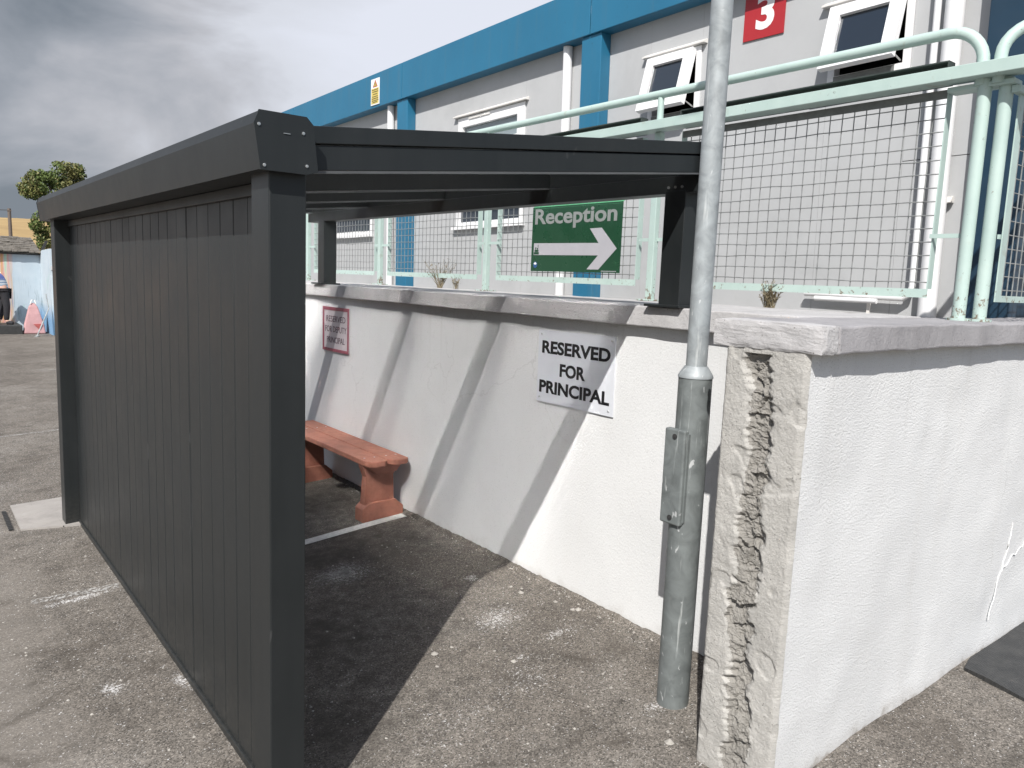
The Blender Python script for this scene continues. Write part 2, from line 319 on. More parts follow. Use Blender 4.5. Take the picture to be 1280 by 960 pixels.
def tread():
    mt, t, b = new_mat('worn_tread_mat'); p = coords(t)
    b.inputs['Base Color'].default_value = (0.03, 0.031, 0.031, 1)
    c = ramp(t, tnoise(t, p, 9, 7, 0.7, 0.4), [(0.35, (0.022, 0.023, 0.024)), (0.6, (0.045, 0.045, 0.044)), (0.75, (0.11, 0.10, 0.09))]); t.links.new(c, b.inputs['Base Color'])
    hs = []
    for a in (0.7, -0.7):
        mp = N(t, 'ShaderNodeMapping'); mp.inputs['Rotation'].default_value = (0, 0, a); t.links.new(p, mp.inputs['Vector'])
        w = N(t, 'ShaderNodeTexWave'); w.inputs['Scale'].default_value = 22; t.links.new(mp.outputs[0], w.inputs['Vector']); hs.append(w.outputs['Fac'])
    bump(t, b, math_(t, 'ADD', math_(t, 'MULTIPLY', hs[0], hs[1]), math_(t, 'MULTIPLY', tnoise(t, p, 30, 5), 0.5)), 0.5, 0.004)
    b.inputs['Roughness'].default_value = 0.5
    return mt
M['tread'] = tread()
M['rubber'] = simple("shadow_black", (0.035, 0.036, 0.036), 0.55, 0, 0.25, 20, 0.5, 120, 0.004)  # black of the added block that stands for ground shadow
M['stone_chip'] = simple("stone_chip", (0.34, 0.32, 0.29), 0.9, 0, 0.25, 30)
M['weed'] = simple("dry_weed", (0.20, 0.165, 0.10), 0.8, 0, 0.3, 40)
M['leaf'] = simple("tree_leaf", (0.10, 0.14, 0.035), 0.6, 0, 0.35, 2.0)
M['leaf2'] = simple("tree_leaf_olive", (0.17, 0.165, 0.055), 0.6, 0, 0.35, 2.0)
M['bark'] = simple("tree_bark", (0.12, 0.09, 0.065), 0.9, 0, 0.3, 8, 0.6, 30, 0.02)
M['timber'] = simple("weathered_pole_timber", (0.14, 0.11, 0.09), 0.8)
M['cable'] = simple("black_cable", (0.03, 0.03, 0.03), 0.6)
M['slate'] = simple("mossy_stone_slate", (0.15, 0.135, 0.115), 0.9, 0, 0.45, 9, 0.6, 30, 0.02)
M['pale_wall'] = simple("pale_shed_wall", (0.66, 0.65, 0.62), 0.8, 0, 0.1, 3)
M['pink'] = simple("faded_pink_fabric", (0.47, 0.27, 0.275), 0.8, 0, 0.15, 6)
M['pocket_red'] = simple("red_edging", (0.42, 0.10, 0.09), 0.7)
M['hill'] = simple("dry_grass_hill", (0.42, 0.285, 0.12), 0.95, 0, 0.25, 0.05)
def hillmat():
    mt, t, b = new_mat('hill_dry_green'); p = coords(t)
    sep = N(t, 'ShaderNodeSeparateXYZ'); t.links.new(p, sep.inputs[0])
    k = ramp(t, math_(t, 'ADD', math_(t, 'MULTIPLY', sep.outputs['X'], 0.02), math_(t, 'MULTIPLY', tnoise(t, p, 0.03, 3), 0.2)), [(0.27, 0.0), (0.32, 1.0)])  # unseen left side set green to keep brown out of the panel's reflection
    dry = ramp(t, tnoise(t, p, 0.08, 6, 0.65), [(0.3, (0.30, 0.20, 0.085)), (0.7, (0.43, 0.30, 0.13))])
    grn = ramp(t, tnoise(t, p, 0.05, 6, 0.65), [(0.3, (0.055, 0.070, 0.035)), (0.7, (0.10, 0.115, 0.06))])
    t.links.new(mix(t, k, grn, dry), b.inputs['Base Color']); b.inputs['Roughness'].default_value = 0.95
    return mt
M['hill'] = hillmat()
M['ridge'] = simple("heath_ridge", (0.15, 0.14, 0.09), 0.95, 0, 0.25, 0.05)
M['skin'] = simple("skin", (0.55, 0.33, 0.25), 0.55, 0, 0.05, 8)
M['hair'] = simple("dark_hair", (0.03, 0.02, 0.015), 0.6)
M['trousers'] = simple("dark_trousers", (0.018, 0.018, 0.022), 0.8)
def shirt():
    mt, t, b = new_mat("blue_white_shirt"); p = coords(t)
    w = N(t, 'ShaderNodeTexWave'); w.bands_direction = 'Z'; w.inputs['Scale'].default_value = 5; w.inputs['Distortion'].default_value = 2; t.links.new(p, w.inputs['Vector'])
    c = ramp(t, w.outputs['Fac'], [(0.35, (0.62, 0.66, 0.70)), (0.6, (0.24, 0.32, 0.42))])
    sep = N(t, 'ShaderNodeSeparateXYZ'); t.links.new(p, sep.inputs[0])
    k = N(t, 'ShaderNodeMapRange'); k.inputs[1].default_value = 1.26; k.inputs[2].default_value = 1.32; t.links.new(sep.outputs['Z'], k.inputs[0])
    c = mix(t, k.outputs[0], c, (0.16, 0.20, 0.50))
    t.links.new(c, b.inputs['Base Color']); b.inputs['Roughness'].default_value = 0.8
    return mt
M['shirt'] = shirt()
def mural():
    mt, t, b = new_mat("painted_mural"); p = coords(t)
    sep = N(t, 'ShaderNodeSeparateXYZ'); t.links.new(p, sep.inputs[0]); X, Z = sep.outputs['X'], sep.outputs['Z']
    mp = N(t, 'ShaderNodeMapping'); mp.inputs['Scale'].default_value = (16, 1, 1.1); t.links.new(p, mp.inputs['Vector'])
    str_ = tnoise(t, mp.outputs[0], 1.0, 6, 0.65, 0.7)
    base = ramp(t, tnoise(t, p, 3, 4), [(0.3, (0.42, 0.50, 0.56)), (0.7, (0.50, 0.57, 0.62))])
    mp2 = N(t, 'ShaderNodeMapping'); mp2.inputs['Scale'].default_value = (9, 1, 0.5); mp2.inputs['Location'].default_value = (3.3, 0, 0); t.links.new(p, mp2.inputs['Vector'])
    hue = ramp(t, tnoise(t, mp2.outputs[0], 1.0, 3, 0.6), [(0.25, (0.20, 0.14, 0.30)), (0.38, (0.60, 0.36, 0.14)), (0.48, (0.62, 0.30, 0.28)), (0.55, (0.62, 0.50, 0.38)), (0.64, (0.40, 0.55, 0.42)), (0.75, (0.45, 0.56, 0.62))], 'EASE')
    left = N(t, 'ShaderNodeMapRange'); left.inputs[1].default_value = 2.26; left.inputs[2].default_value = 2.12; t.links.new(math_(t, 'ADD', X, math_(t, 'MULTIPLY', math_(t, 'SUBTRACT', str_, 0.5), 0.5)), left.inputs[0])
    c = mix(t, left.outputs[0], base, hue)
    # long grass-like strokes rising from the foot
    hgt = N(t, 'ShaderNodeMapRange'); hgt.inputs[1].default_value = 1.7; hgt.inputs[2].default_value = 0.4; t.links.new(Z, hgt.inputs[0])
    k = math_(t, 'MULTIPLY', ramp(t, str_, [(0.57, 0.0), (0.63, 0.75)]), hgt.outputs[0], clamp=True)
    c = mix(t, k, c, (0.15, 0.22, 0.24))
    k2 = math_(t, 'MULTIPLY', ramp(t, str_, [(0.36, 0.8), (0.42, 0.0)]), hgt.outputs[0], clamp=True)
    c = mix(t, k2, c, (0.30, 0.48, 0.42))
    lowb = N(t, 'ShaderNodeMapRange'); lowb.inputs[1].default_value = 0.75; lowb.inputs[2].default_value = 0.35; t.links.new(Z, lowb.inputs[0])
    rx = N(t, 'ShaderNodeMapRange'); rx.inputs[1].default_value = 2.55; rx.inputs[2].default_value = 2.7; t.links.new(X, rx.inputs[0])
    c = mix(t, math_(t, 'MULTIPLY', math_(t, 'MULTIPLY', lowb.outputs[0], rx.outputs[0]), 0.8), c, (0.10, 0.28, 0.50))
    t.links.new(c, b.inputs['Base Color']); b.inputs['Roughness'].default_value = 0.7
    return mt
M['mural'] = mural()

# ------------------------------------------------------------------ builders
class MB:
    def __init__(s): s.v = []; s.f = []; s.sm = []
    def add(s, vs, fs, smooth=False):
        o = len(s.v); s.v += [tuple(x) for x in vs]; s.f += [tuple(i + o for i in f) for f in fs]; s.sm += [smooth] * len(fs); return s
    def box(s, x0, x1, y0, y1, z0, z1):
        if x0 > x1: x0, x1 = x1, x0
        if y0 > y1: y0, y1 = y1, y0
        if z0 > z1: z0, z1 = z1, z0
        return s.add([(x0, y0, z0), (x1, y0, z0), (x1, y1, z0), (x0, y1, z0), (x0, y0, z1), (x1, y0, z1), (x1, y1, z1), (x0, y1, z1)],
                     [(0, 3, 2, 1), (4, 5, 6, 7), (0, 1, 5, 4), (1, 2, 6, 5), (2, 3, 7, 6), (3, 0, 4, 7)])
    def prism(s, poly, axis, a, b):
        """poly: 2D points; axis 'y': (x,z) points swept along y; 'x': (y,z); 'z': (x,y)"""
        n = len(poly)
        def mk(p, w):
            return {'y': (p[0], w, p[1]), 'x': (w, p[0], p[1]), 'z': (p[0], p[1], w)}[axis]
        vs = [mk(p, a) for p in poly] + [mk(p, b) for p in poly]
        fs = [tuple(range(n)), tuple(range(2 * n - 1, n - 1, -1))] + [(i, i + n, (i + 1) % n + n, (i + 1) % n) for i in range(n)]
        return s.add(vs, fs)
    def tube(s, pts, r, seg=12, cap=True, smooth=True):
        pts = [Vector(p) for p in pts]; rs = r if isinstance(r, (list, tuple)) else [r] * len(pts)
        vs = []; fs = []; up = None
        for i, p in enumerate(pts):
            a = pts[max(0, i - 1)]; b = pts[min(len(pts) - 1, i + 1)]; d = (b - a).normalized()
            if up is None:
                up = Vector((0, 0, 1)) if abs(d.z) < 0.9 else Vector((1, 0, 0))
            u = d.cross(up)
            if u.length < 1e-5: u = d.cross(Vector((0, 1, 0)))
            u.normalize(); w = u.cross(d).normalized(); up = w
            for k in range(seg):
                an = 2 * math.pi * k / seg
                vs.append(p + (u * math.cos(an) + w * math.sin(an)) * rs[i])
        for i in range(len(pts) - 1):
            for k in range(seg):
                a = i * seg + k; b = i * seg + (k + 1) % seg
                fs.append((a, b, b + seg, a + seg))
        o = len(s.v); s.add(vs, fs, smooth)
        if cap:
            n = len(pts)
            s.add(vs[:seg], [tuple(range(seg - 1, -1, -1))]); s.add(vs[(n - 1) * seg:], [tuple(range(seg))])
        return s
    def build(s, name, mat, parent=None, bevel=0.0, seg=2):
        me = bpy.data.meshes.new(name)
        off = parent_origin(parent)
        me.from_pydata([(v[0] - off.x, v[1] - off.y, v[2] - off.z) for v in s.v], [], s.f)
        me.polygons.foreach_set('use_smooth', s.sm)
        bm = bmesh.new(); bm.from_mesh(me); bmesh.ops.recalc_face_normals(bm, faces=bm.faces); bm.to_mesh(me); bm.free()
        me.materials.append(M[mat] if isinstance(mat, str) else mat)
        return link(name, me, parent, bevel, seg)
def parent_origin(o):
    v = Vector((0, 0, 0))
    while o is not None:
        v += Vector(o.location); o = o.parent
    return v
def link(name, me, parent=None, bevel=0.0, seg=2):
    o = bpy.data.objects.new(name, me); COL.objects.link(o)
    if parent: o.parent = parent
    if bevel:
        b = o.modifiers.new('bevel', 'BEVEL'); b.width = bevel; b.segments = seg; b.limit_method = 'ANGLE'; b.angle_limit = R(35)
    return o
def thing(name, label, cat, loc, group=None):
    o = bpy.data.objects.new(name, None); COL.objects.link(o); o.location = loc; o.empty_display_size = 0.1
    return tag(o, label, cat, group)
def tag(o, label, cat, group=None):
    o['label'] = label; o['category'] = cat
    if group: o['group'] = group
    return o
def struct(o): o['kind'] = 'structure'; return o
def stuff(o): o['kind'] = 'stuff'; return o

def text_obj(name, body, mat, parent, yc, zc, width, height, x, bold=0.012, depth=0.0012):
    """lettering on a face that looks towards -X: reads from +Y to -Y"""
    cu = bpy.data.curves.new(name, 'FONT'); cu.body = body; cu.size = 1.0; cu.offset = bold; cu.extrude = 0.001; cu.resolution_u = 4
    to = bpy.data.objects.new(name, cu); COL.objects.link(to)
    dg = bpy.context.evaluated_depsgraph_get(); dg.update()
    me = bpy.data.meshes.new_from_object(to.evaluated_get(dg)); bpy.data.objects.remove(to); bpy.data.curves.remove(cu)
    xs = [v.co.x for v in me.vertices]; ys = [v.co.y for v in me.vertices]
    x0, x1, y0, y1 = min(xs), max(xs), min(ys), max(ys); off = parent_origin(parent)
    for v in me.vertices:
        u = (v.co.x - x0) / (x1 - x0) - 0.5; w = (v.co.y - y0) / (y1 - y0) - 0.5
        v.co = (x - depth * (1 if v.co.z > 0 else 0) - off.x, yc - u * width - off.y, zc + w * height - off.z)
    me.materials.clear(); me.materials.append(M[mat])
    return link(name, me, parent)

def gz(x, y):
    s = -0.07 * (2.9 - min(2.9, max(0.2, x)))
    k = min(1, max(0, (y - 8) / 10)); k = k * k * (3 - 2 * k)
    return s * (1 - k) + 0.03 * min(1, max(0, (y - 14) / 8)) + (0.006 * noise.noise(Vector((x * 1.7, y * 1.7, 0))) if -1 < x < 6 and 0 < y < 9 else 0)

# ------------------------------------------------------------------ ground
xs = [-600, -200, -60, -20, -8, -4, -2, -1] + [-0.5 + 0.1 * i for i in range(56)] + [5.5, 6, 7, 9, 14, 30, 90, 300, 600]
ys = [-600, -200, -60, -20, -8, -3, -1, 0] + [0.25 + 0.15 * i for i in range(56)] + [9, 9.5, 10, 11, 12, 13, 14, 15, 16, 17, 18, 19, 20, 21, 22, 23, 26, 35, 60, 120, 300, 700]
vs = [(x, y, gz(x, y)) for y in ys for x in xs]
nx = len(xs); fs = [(j * nx + i, j * nx + i + 1, (j + 1) * nx + i + 1, (j + 1) * nx + i) for j in range(len(ys) - 1) for i in range(nx - 1)]
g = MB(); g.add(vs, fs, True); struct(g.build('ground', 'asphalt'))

def gline(name, pts, w, mat, lift=0.005):
    """strip of road paint lying on the ground"""
    mb = MB(); vs = []; P = []
    for (a, b) in zip(pts[:-1], pts[1:]):
        n = max(2, int(math.hypot(b[0] - a[0], b[1] - a[1]) / 0.1))
        P += [(a[0] + (b[0] - a[0]) * i / n, a[1] + (b[1] - a[1]) * i / n) for i in range(n)]
    P.append(pts[-1])
    d = Vector((pts[-1][0] - pts[0][0], pts[-1][1] - pts[0][1])).normalized(); nrm = Vector((-d.y, d.x))
    for p in P:
        for s in (-1, 1):
            q = (p[0] + nrm.x * w / 2 * s, p[1] + nrm.y * w / 2 * s); vs.append((q[0], q[1], gz(*q) + lift))
    mb.add(vs, [(2 * i, 2 * i + 1, 2 * i + 3, 2 * i + 2) for i in range(len(P) - 1)])
    return struct(mb.build(name, mat))
gline('painted_line', [(1.05, 4.72), (2.84, 4.75)], 0.085, 'line_solid')
gline('painted_line', [(0.50, 4.90), (0.945, 4.81)], 0.07, 'line')
gline('painted_line', [(-3.0, 9.9), (0.5, 9.72), (1.6, 9.66)], 0.06, 'line')
gline('painted_line', [(1.75, 14.55), (2.3, 14.45)], 0.08, 'line')

# pale concrete patch and drain by the far post
pm = MB(); pts = [(0.60, 6.28), (0.98, 6.10), (1.02, 6.92), (0.60, 6.95)]
pm.add([(x, y, gz(x, y) + 0.012) for x, y in pts] + [(x, y, gz(x, y) - 0.05) for x, y in pts], [(0, 1, 2, 3), (0, 4, 5, 1), (1, 5, 6, 2), (2, 6, 7, 3), (3, 7, 4, 0)])
struct(pm.build('concrete_patch', 'patch'))
dm = MB()
for i in range(12):
    y = 6.32 + i * 0.042; x = 0.545
    dm.box(x - 0.013, x + 0.013, y, y + 0.03, gz(x, y) + 0.004, gz(x, y) + 0.014)
tag(dm.build('drain_grate', 'dark'), 'short dark slotted drain strip set in the asphalt beside the pale patch', 'drain')

# stone chips lying about
ch = MB()
def chip(x, y, r):
    z = gz(x, y) + r * 0.35; vs = []
    n = 6; a0 = random.random() * 6
    for k in range(n):
        q = r * random.uniform(0.6, 1.1); vs.append((x + q * math.cos(a0 + k * 6.283 / n), y + q * math.sin(a0 + k * 6.283 / n), z - r * 0.3))
    vs.append((x + random.uniform(-.3, .3) * r, y + random.uniform(-.3, .3) * r, z + r * 0.35))
    ch.add(vs, [(k, (k + 1) % n, n) for k in range(n)])
for x, y in ((2.70, 3.30), (2.73, 3.24), (2.69, 3.20), (2.76, 2.98), (2.77, 2.85), (2.79, 2.83), (1.95, 2.95), (1.9, 2.85), (2.05, 2.95), (2.2, 2.65), (2.35, 1.83), (2.3, 1.78), (2.4, 2.2)):
    chip(x, y, random.uniform(0.010, 0.022))
for i in range(230):
    x = random.uniform(1.0, 2.85); y = random.uniform(1.75, 4.4); chip(x, y, random.choice((0.003, 0.004, 0.005, 0.008)))
for i in range(260):
    x = random.uniform(-0.3, 0.9); y = random.uniform(2.0, 7); chip(x, y, random.choice((0.003, 0.004, 0.006, 0.009)))
for i in range(200):
    y = random.uniform(1.7, 7); x = 2.88 - abs(random.gauss(0, 0.03)); chip(x, y, random.choice((0.004, 0.006, 0.009)))
stuff(ch.build('stone_chips', 'stone_chip'))

# ------------------------------------------------------------------ long white retaining wall
rw = thing('retaining_wall', 'long white rendered retaining wall with pale concrete coping behind the carport', 'wall', (2.9, 6, 0))
def rough_face(x, y0, y1, z0, z1, ny, nz, amp, axis='x', sc=2.0):
    vs = []
    for j in range(nz + 1):
        for i in range(ny + 1):
            a = y0 + (y1 - y0) * i / ny; z = z0 + (z1 - z0) * j / nz
            d = amp * (noise.noise(Vector((a * sc, z * sc, x))) + 0.4 * noise.noise(Vector((a * sc * 4, z * sc * 4, x))))
            vs.append((x - d, a, z) if axis == 'x' else (a, x - d, z))
    n = ny + 1
    return vs, [(j * n + i, j * n + i + 1, (j + 1) * n + i + 1, (j + 1) * n + i) for j in range(nz) for i in range(ny)]
mb = MB(); v_, f_ = rough_face(2.9, 1.655, 21.0, -0.25, 1.56, 200, 20, 0.006); mb.add(v_, f_, True)
mb.box(2.92, 3.2, 1.655, 21.0, -0.25, 1.55)
mb.build('wall_face', 'white_wall', rw)
# coping in cast lengths with tight joints
cy = [1.715, 4.9, 8.1, 11.3, 14.5, 17.7, 21.0]
def slab(x0, x1, y0, y1, z0, z1, n, axis, amp=0.004):
    """long block whose arrises wander a little"""
    mb = MB(); vs = []
    for i in range(n + 1):
        k = i / n
        w = lambda q: amp * noise.noise(Vector((k * n * 0.45 + q * 7.3, q, x0 + y0)))
        if axis == 'y':
            y = y0 + (y1 - y0) * k; vs += [(x0 + w(1), y, z0 + w(2)), (x0 + w(3) + 0.004, y, z1 + w(4)), (x1, y, z1 + w(5)), (x1, y, z0)]
        else:
            x = x0 + (x1 - x0) * k; vs += [(x, y0 + w(1), z0 + w(2)), (x, y0 + w(3) + 0.004, z1 + w(4)), (x, y1, z1 + w(5)), (x, y1, z0)]
    fs = [(0, 1, 2, 3), tuple(4 * n + q for q in (3, 2, 1, 0))]
    for i in range(n):
        a = 4 * i
        for q in range(4): fs.append((a + q, a + (q + 1) % 4, a + 4 + (q + 1) % 4, a + 4 + q))
    mb.add(vs, fs); return mb
for a, b in zip(cy[:-1], cy[1:]):
    slab(2.845, 3.95, a + 0.002, b - 0.002, 1.55, 1.648, 60, 'y').build('coping_stone', 'coping', rw, 0.006)
walk = MB(); walk.box(3.955, 5.35, 1.72, 26, 1.3, 1.615); struct(walk.build('walkway', 'walkway'))
terr = MB(); terr.box(3.21, 3.94, 1.72, 21, 0.5, 1.53); struct(terr.build('terrace', 'walkway'))

# ------------------------------------------------------------------ short return wall with its broken end
tw = thing('return_wall', 'white roughcast return wall with a broken stone end beside the lamp post', 'wall', (3.5, 1.5, 0))
mb = MB(); v_, f_ = rough_face(1.344, 2.322, 9.0, -0.4, 1.56, 220, 60, 0.011, 'y', 1.6); mb.add(v_, f_, True)
mb.box(2.36, 9.0, 1.37, 1.655, -0.4, 1.548)
mb.build('wall_face', 'rough_wall', tw)
# broken end: a plastered margin on each side of a ragged, shallow strip of exposed stone
def rock(mb, c, r, seed, sub=2):
    bm = bmesh.new(); bmesh.ops.create_icosphere(bm, subdivisions=sub, radius=1)
    vs = []
    for v in bm.verts:
        p = v.co.copy(); w = 1 + 0.38 * noise.noise(p * 1.3 + Vector((seed * 3.1, 0, 0))) + 0.16 * noise.noise(p * 4 + Vector((0, seed * 5, 0)))
        vs.append((c[0] + p.x * r[0] * w, c[1] + p.y * r[1] * w, c[2] + p.z * r[2] * w))
    mb.add(vs, [tuple(x.index for x in f.verts) for f in bm.faces]); bm.free()
ny, nz = 84, 440; Y0, Y1 = 1.336, 1.662
seeds = []
z_ = -0.32
while z_ < 1.6:
    h_ = random.uniform(0.045, 0.11)
    cols = (1.455 + random.uniform(-.02, .02), 1.535 + random.uniform(-.02, .02)) if random.random() < 0.7 else (1.50 + random.uniform(-.02, .02),)
    for y_ in cols: seeds.append((y_, z_ + random.uniform(-.02, .02), random.uniform(-0.014, 0.006), random.uniform(-0.30, 0.30), random.uniform(-0.28, 0.22)))
    z_ += h_
def cell(y, z):
    """nearest stone, with ragged joints; returns its index and how far the joint is"""
    w = Vector((y * 26, z * 26, 5)); yy = y + 0.012 * noise.noise(w); zz = z + 0.012 * noise.noise(w + Vector((9, 3, 1)))
    d = sorted((math.hypot(yy - q[0], (zz - q[1]) * 1.15), k) for k, q in near[int((z + 0.4) * 20)])
    return d[0][1], d[1][0] - d[0][0]
near = {b: [(k, q) for k, q in enumerate(seeds) if abs(q[1] + 0.4 - b / 20) < 0.30] for b in range(0, 45)}
vs = []; own = []
for j in range(nz + 1):
    z = -0.3 + 1.85 * j / nz
    wl = 0.33 + 0.10 * noise.noise(Vector((z * 3.1, 2.2, 0))) + 0.09 * noise.noise(Vector((z * 14, 7.2, 0))) + 0.04 * noise.noise(Vector((z * 60, 1.2, 0)))
    wr = 0.70 + 0.12 * noise.noise(Vector((z * 3.7, 9.1, 0))) + 0.10 * noise.noise(Vector((z * 15, 3.3, 0))) + 0.05 * noise.noise(Vector((z * 55, 5.2, 0)))
    if z < 0.5: wl -= 0.10 * (0.5 - z) / 0.5; wr -= 0.04
    for i in range(ny + 1):
        k = i / ny; y = Y0 + (Y1 - Y0) * k; q = Vector((y * 9, z * 9, 0.3))
        inside = min(max((k - wl) / (0.05 + 0.05 * (0.5 + noise.noise(Vector((z * 9, 1, 4))))), 0), 1) * min(max((wr - k) / (0.03 + 0.12 * (0.5 + noise.noise(Vector((z * 6, 8, 0))))), 0), 1)
        if z > 1.53: inside = 0
        d = 0.0025 * noise.noise(q * 2.5) + 0.0016 * noise.noise(q * 9) + 0.001 * noise.noise(q * 22)
        # chipped places in the mortar margins
        chip_ = noise.noise(q * 1.6 + Vector((3, 3, 3)))
        d += 0.005 * min(1, max(0, (chip_ - 0.36) / 0.1))
        idx = -1
        if inside > 0.0:
            idx, gap = cell(y, z); sx = seeds[idx]
            facet = sx[2] + sx[3] * (y - sx[0]) + sx[4] * (z - sx[1])
            crackd = 0.010 * max(0, 1 - gap / 0.006)
            rg = abs(noise.noise(q * 3.2)) * 0.012 + abs(noise.noise(q * 8.5)) * 0.006 + 0.004 * noise.noise(q * 21)
            d += inside * (0.009 - facet * 1.0 + crackd + rg * 1.25)
            if inside < 0.5: idx = -1
        e = min(k, 1 - k); d += 0.018 * max(0, 1 - e / 0.06) ** 2
        vs.append((2.30 + d, y, z)); own.append(idx)
n = ny + 1; groups = {}
for j in range(nz):
    for i in range(ny):
        a = j * n + i; groups.setdefault(own[a], []).append((a, a + 1, a + n + 1, a + n))
for key, fl in sorted(groups.items()):
    used = sorted({i for f in fl for i in f}); mp_ = {u: q for q, u in enumerate(used)}
    mb = MB(); mb.add([vs[u] for u in used], [tuple(mp_[i] for i in f) for f in fl], key < 0)
    if key < 0:
        # side returns joining the end to the wall body
        mb.add([(2.318, Y0, -0.3), (2.330, 1.343, -0.3), (2.330, 1.343, 1.55), (2.318, Y0, 1.55)], [(0, 1, 2, 3)])
        mb.add([(2.318, Y1, -0.3), (2.92, 1.66, -0.3), (2.92, 1.66, 1.55), (2.318, Y1, 1.55)], [(3, 2, 1, 0)])
        mb.build('mortar_margin', 'cement', tw)
    elif len(fl) > 12:
        mb.build('rubble_stone', 'rubble', tw)
    else:
        mb.build('mortar_chip', 'rubble', tw)
bm = bmesh.new(); bmesh.ops.create_cube(bm, size=1)
bmesh.ops.subdivide_edges(bm, edges=bm.edges[:], cuts=14, use_grid_fill=True)
vs = []
for v in bm.verts:
    p = Vector((2.292 + (v.co.x + 0.5) * 0.105, 1.288 + (v.co.y + 0.5) * 0.425, 1.545 + (v.co.z + 0.5) * 0.100))
    e = sorted((0.5 - abs(v.co.x), 0.5 - abs(v.co.y) , 0.5 - abs(v.co.z)))
    edge = max(0, 1 - e[1] / 0.16)
    ctr = Vector((2.34, 1.5, 1.60)); out = (p - ctr); out.y *= 0.25
    p -= out * edge * (0.05 + 0.10 * abs(noise.noise(p * 18)))
    p += Vector((1, 1, 1)) * 0.003 * noise.noise(p * 14) + out.normalized() * (0.002 * noise.noise(p * 40) + 0.0015 * noise.noise(p * 110))
    if v.co.x < -0.49: p.x += 0.010 * max(0, noise.noise(p * 9 + Vector((4, 0, 0)))) 
    vs.append(tuple(p))
mb = MB(); mb.add(vs, [tuple(x.index for x in f.verts) for f in bm.faces]); bm.free()
mb.build('coping_stone', 'coping', tw)
slab(2.399, 4.9, 1.29, 1.712, 1.55, 1.643, 50, 'x', 0.006).build('coping_stone', 'coping_grey', tw, 0.007)
slab(4.904, 9.0, 1.29, 1.712, 1.55, 1.643, 60, 'x', 0.006).build('coping_stone', 'coping_grey', tw, 0.007)
# crack lines raised by filler on the roughcast
ck = MB()
def crack(pts):
    P = []
    for a, b in zip(pts[:-1], pts[1:]):
        for k in range(6):
            u = k / 6; P.append((a[0] + (b[0] - a[0]) * u + random.uniform(-.006, .006), 1.3385 + random.uniform(-.001, .0015), a[1] + (b[1] - a[1]) * u + random.uniform(-.012, .012)))
    P.append((pts[-1][0], 1.338, pts[-1][1])); ck.tube(P, 0.0032, 6)
crack([(4.36, 0.62), (4.33, 0.50), (4.26, 0.36), (4.18, 0.16)]); crack([(4.28, 0.40), (4.45, 0.45), (4.62, 0.50)])
ck.build('crack_filler', 'rough_wall', tw)

mt_ = MB()
prof = [(1.336, 0.012), (1.20, 0.022), (1.05, 0.016), (0.80, 0.012), (0.55, 0.012)]
vs = []
for i in range(13):
    x = 3.86 + i * 0.14
    for (y, z) in prof:
        xo = -0.10 * (1.336 - y) / 0.4
        vs.append((x + xo, y - (0.03 if i == 0 and y > 1.3 else 0), z + 0.006 * noise.noise(Vector((x * 4, y * 6, 1)))))
        vs.append((x + xo, y - (0.03 if i == 0 and y > 1.3 else 0), -0.02))
n = 2 * len(prof); fs = []
for i in range(12):
    for j in range(len(prof) - 1):
        a = i * n + 2 * j; fs.append((a, a + 2, a + n + 2, a + n))
fs += [(2 * j, 2 * j + 1, 2 * j + 3, 2 * j + 2) for j in range(len(prof) - 1)]
mt_.add(vs, fs)
mat_o = mt_.build('rubber_mat', 'tread'); tag(mat_o, 'black worn rubber mat lying on the asphalt at the foot of the roughcast wall', 'mat')

# ragged lip of asphalt and grit along the foot of the white wall
lip = MB(); vs = []; NL = 260
for i in range(NL + 1):
    y = 1.665 + (7.0 - 1.665) * i / NL; w = 0.030 + 0.020 * noise.noise(Vector((y * 5, 0, 0))) + 0.014 * noise.noise(Vector((y * 23, 1, 0))); h = 0.016 + 0.010 * noise.noise(Vector((y * 7, 4, 0))) + 0.006 * noise.noise(Vector((y * 31, 2, 0)))
    z0 = gz(2.88, y)
    vs += [(2.912, y, z0 + h + 0.003), (2.895 - w * 0.4, y, z0 + h), (2.893 - w, y, z0 + h * 0.25), (2.885 - w * 1.5, y, z0 - 0.01)]
lip.add(vs, [(4 * i + q, 4 * i + q + 1, 4 * i + q + 5, 4 * i + q + 4) for i in range(NL) for q in range(3)])
struct(lip.build('ground_lip', 'asphalt'))

# ------------------------------------------------------------------ carport
cp = thing('carport', 'dark grey aluminium lean-to carport with vertical plank side panel', 'carport', (1.9, 4.3, -0.1))
PX0, PX1 = 0.866, 0.982
for (y0, y1) in ((2.25, 2.395), (6.18, 6.325)):
    mb = MB(); mb.box(PX0, PX1, y0, y1, -0.20, 2.055); mb.build('post', 'coat', cp, 0.004)
    bp = MB(); bp.box(PX0 - 0.02, PX1 + 0.02, y0 - 0.02, y1 + 0.02, -0.2, gz(0.9, y0) + 0.008); bp.build('base_plate', 'coat', cp)
for (y0, y1) in ((2.335, 2.46), (6.17, 6.29)):
    mb = MB(); mb.box(2.85, 2.965, y0, y1, 1.655, 2.19); mb.build('wall_post', 'coat', cp, 0.004)
    bp = MB(); bp.box(2.815, 2.99, y0 - 0.03, y1 + 0.06, 1.65, 1.662); bp.build('base_plate', 'coat', cp, 0.002)
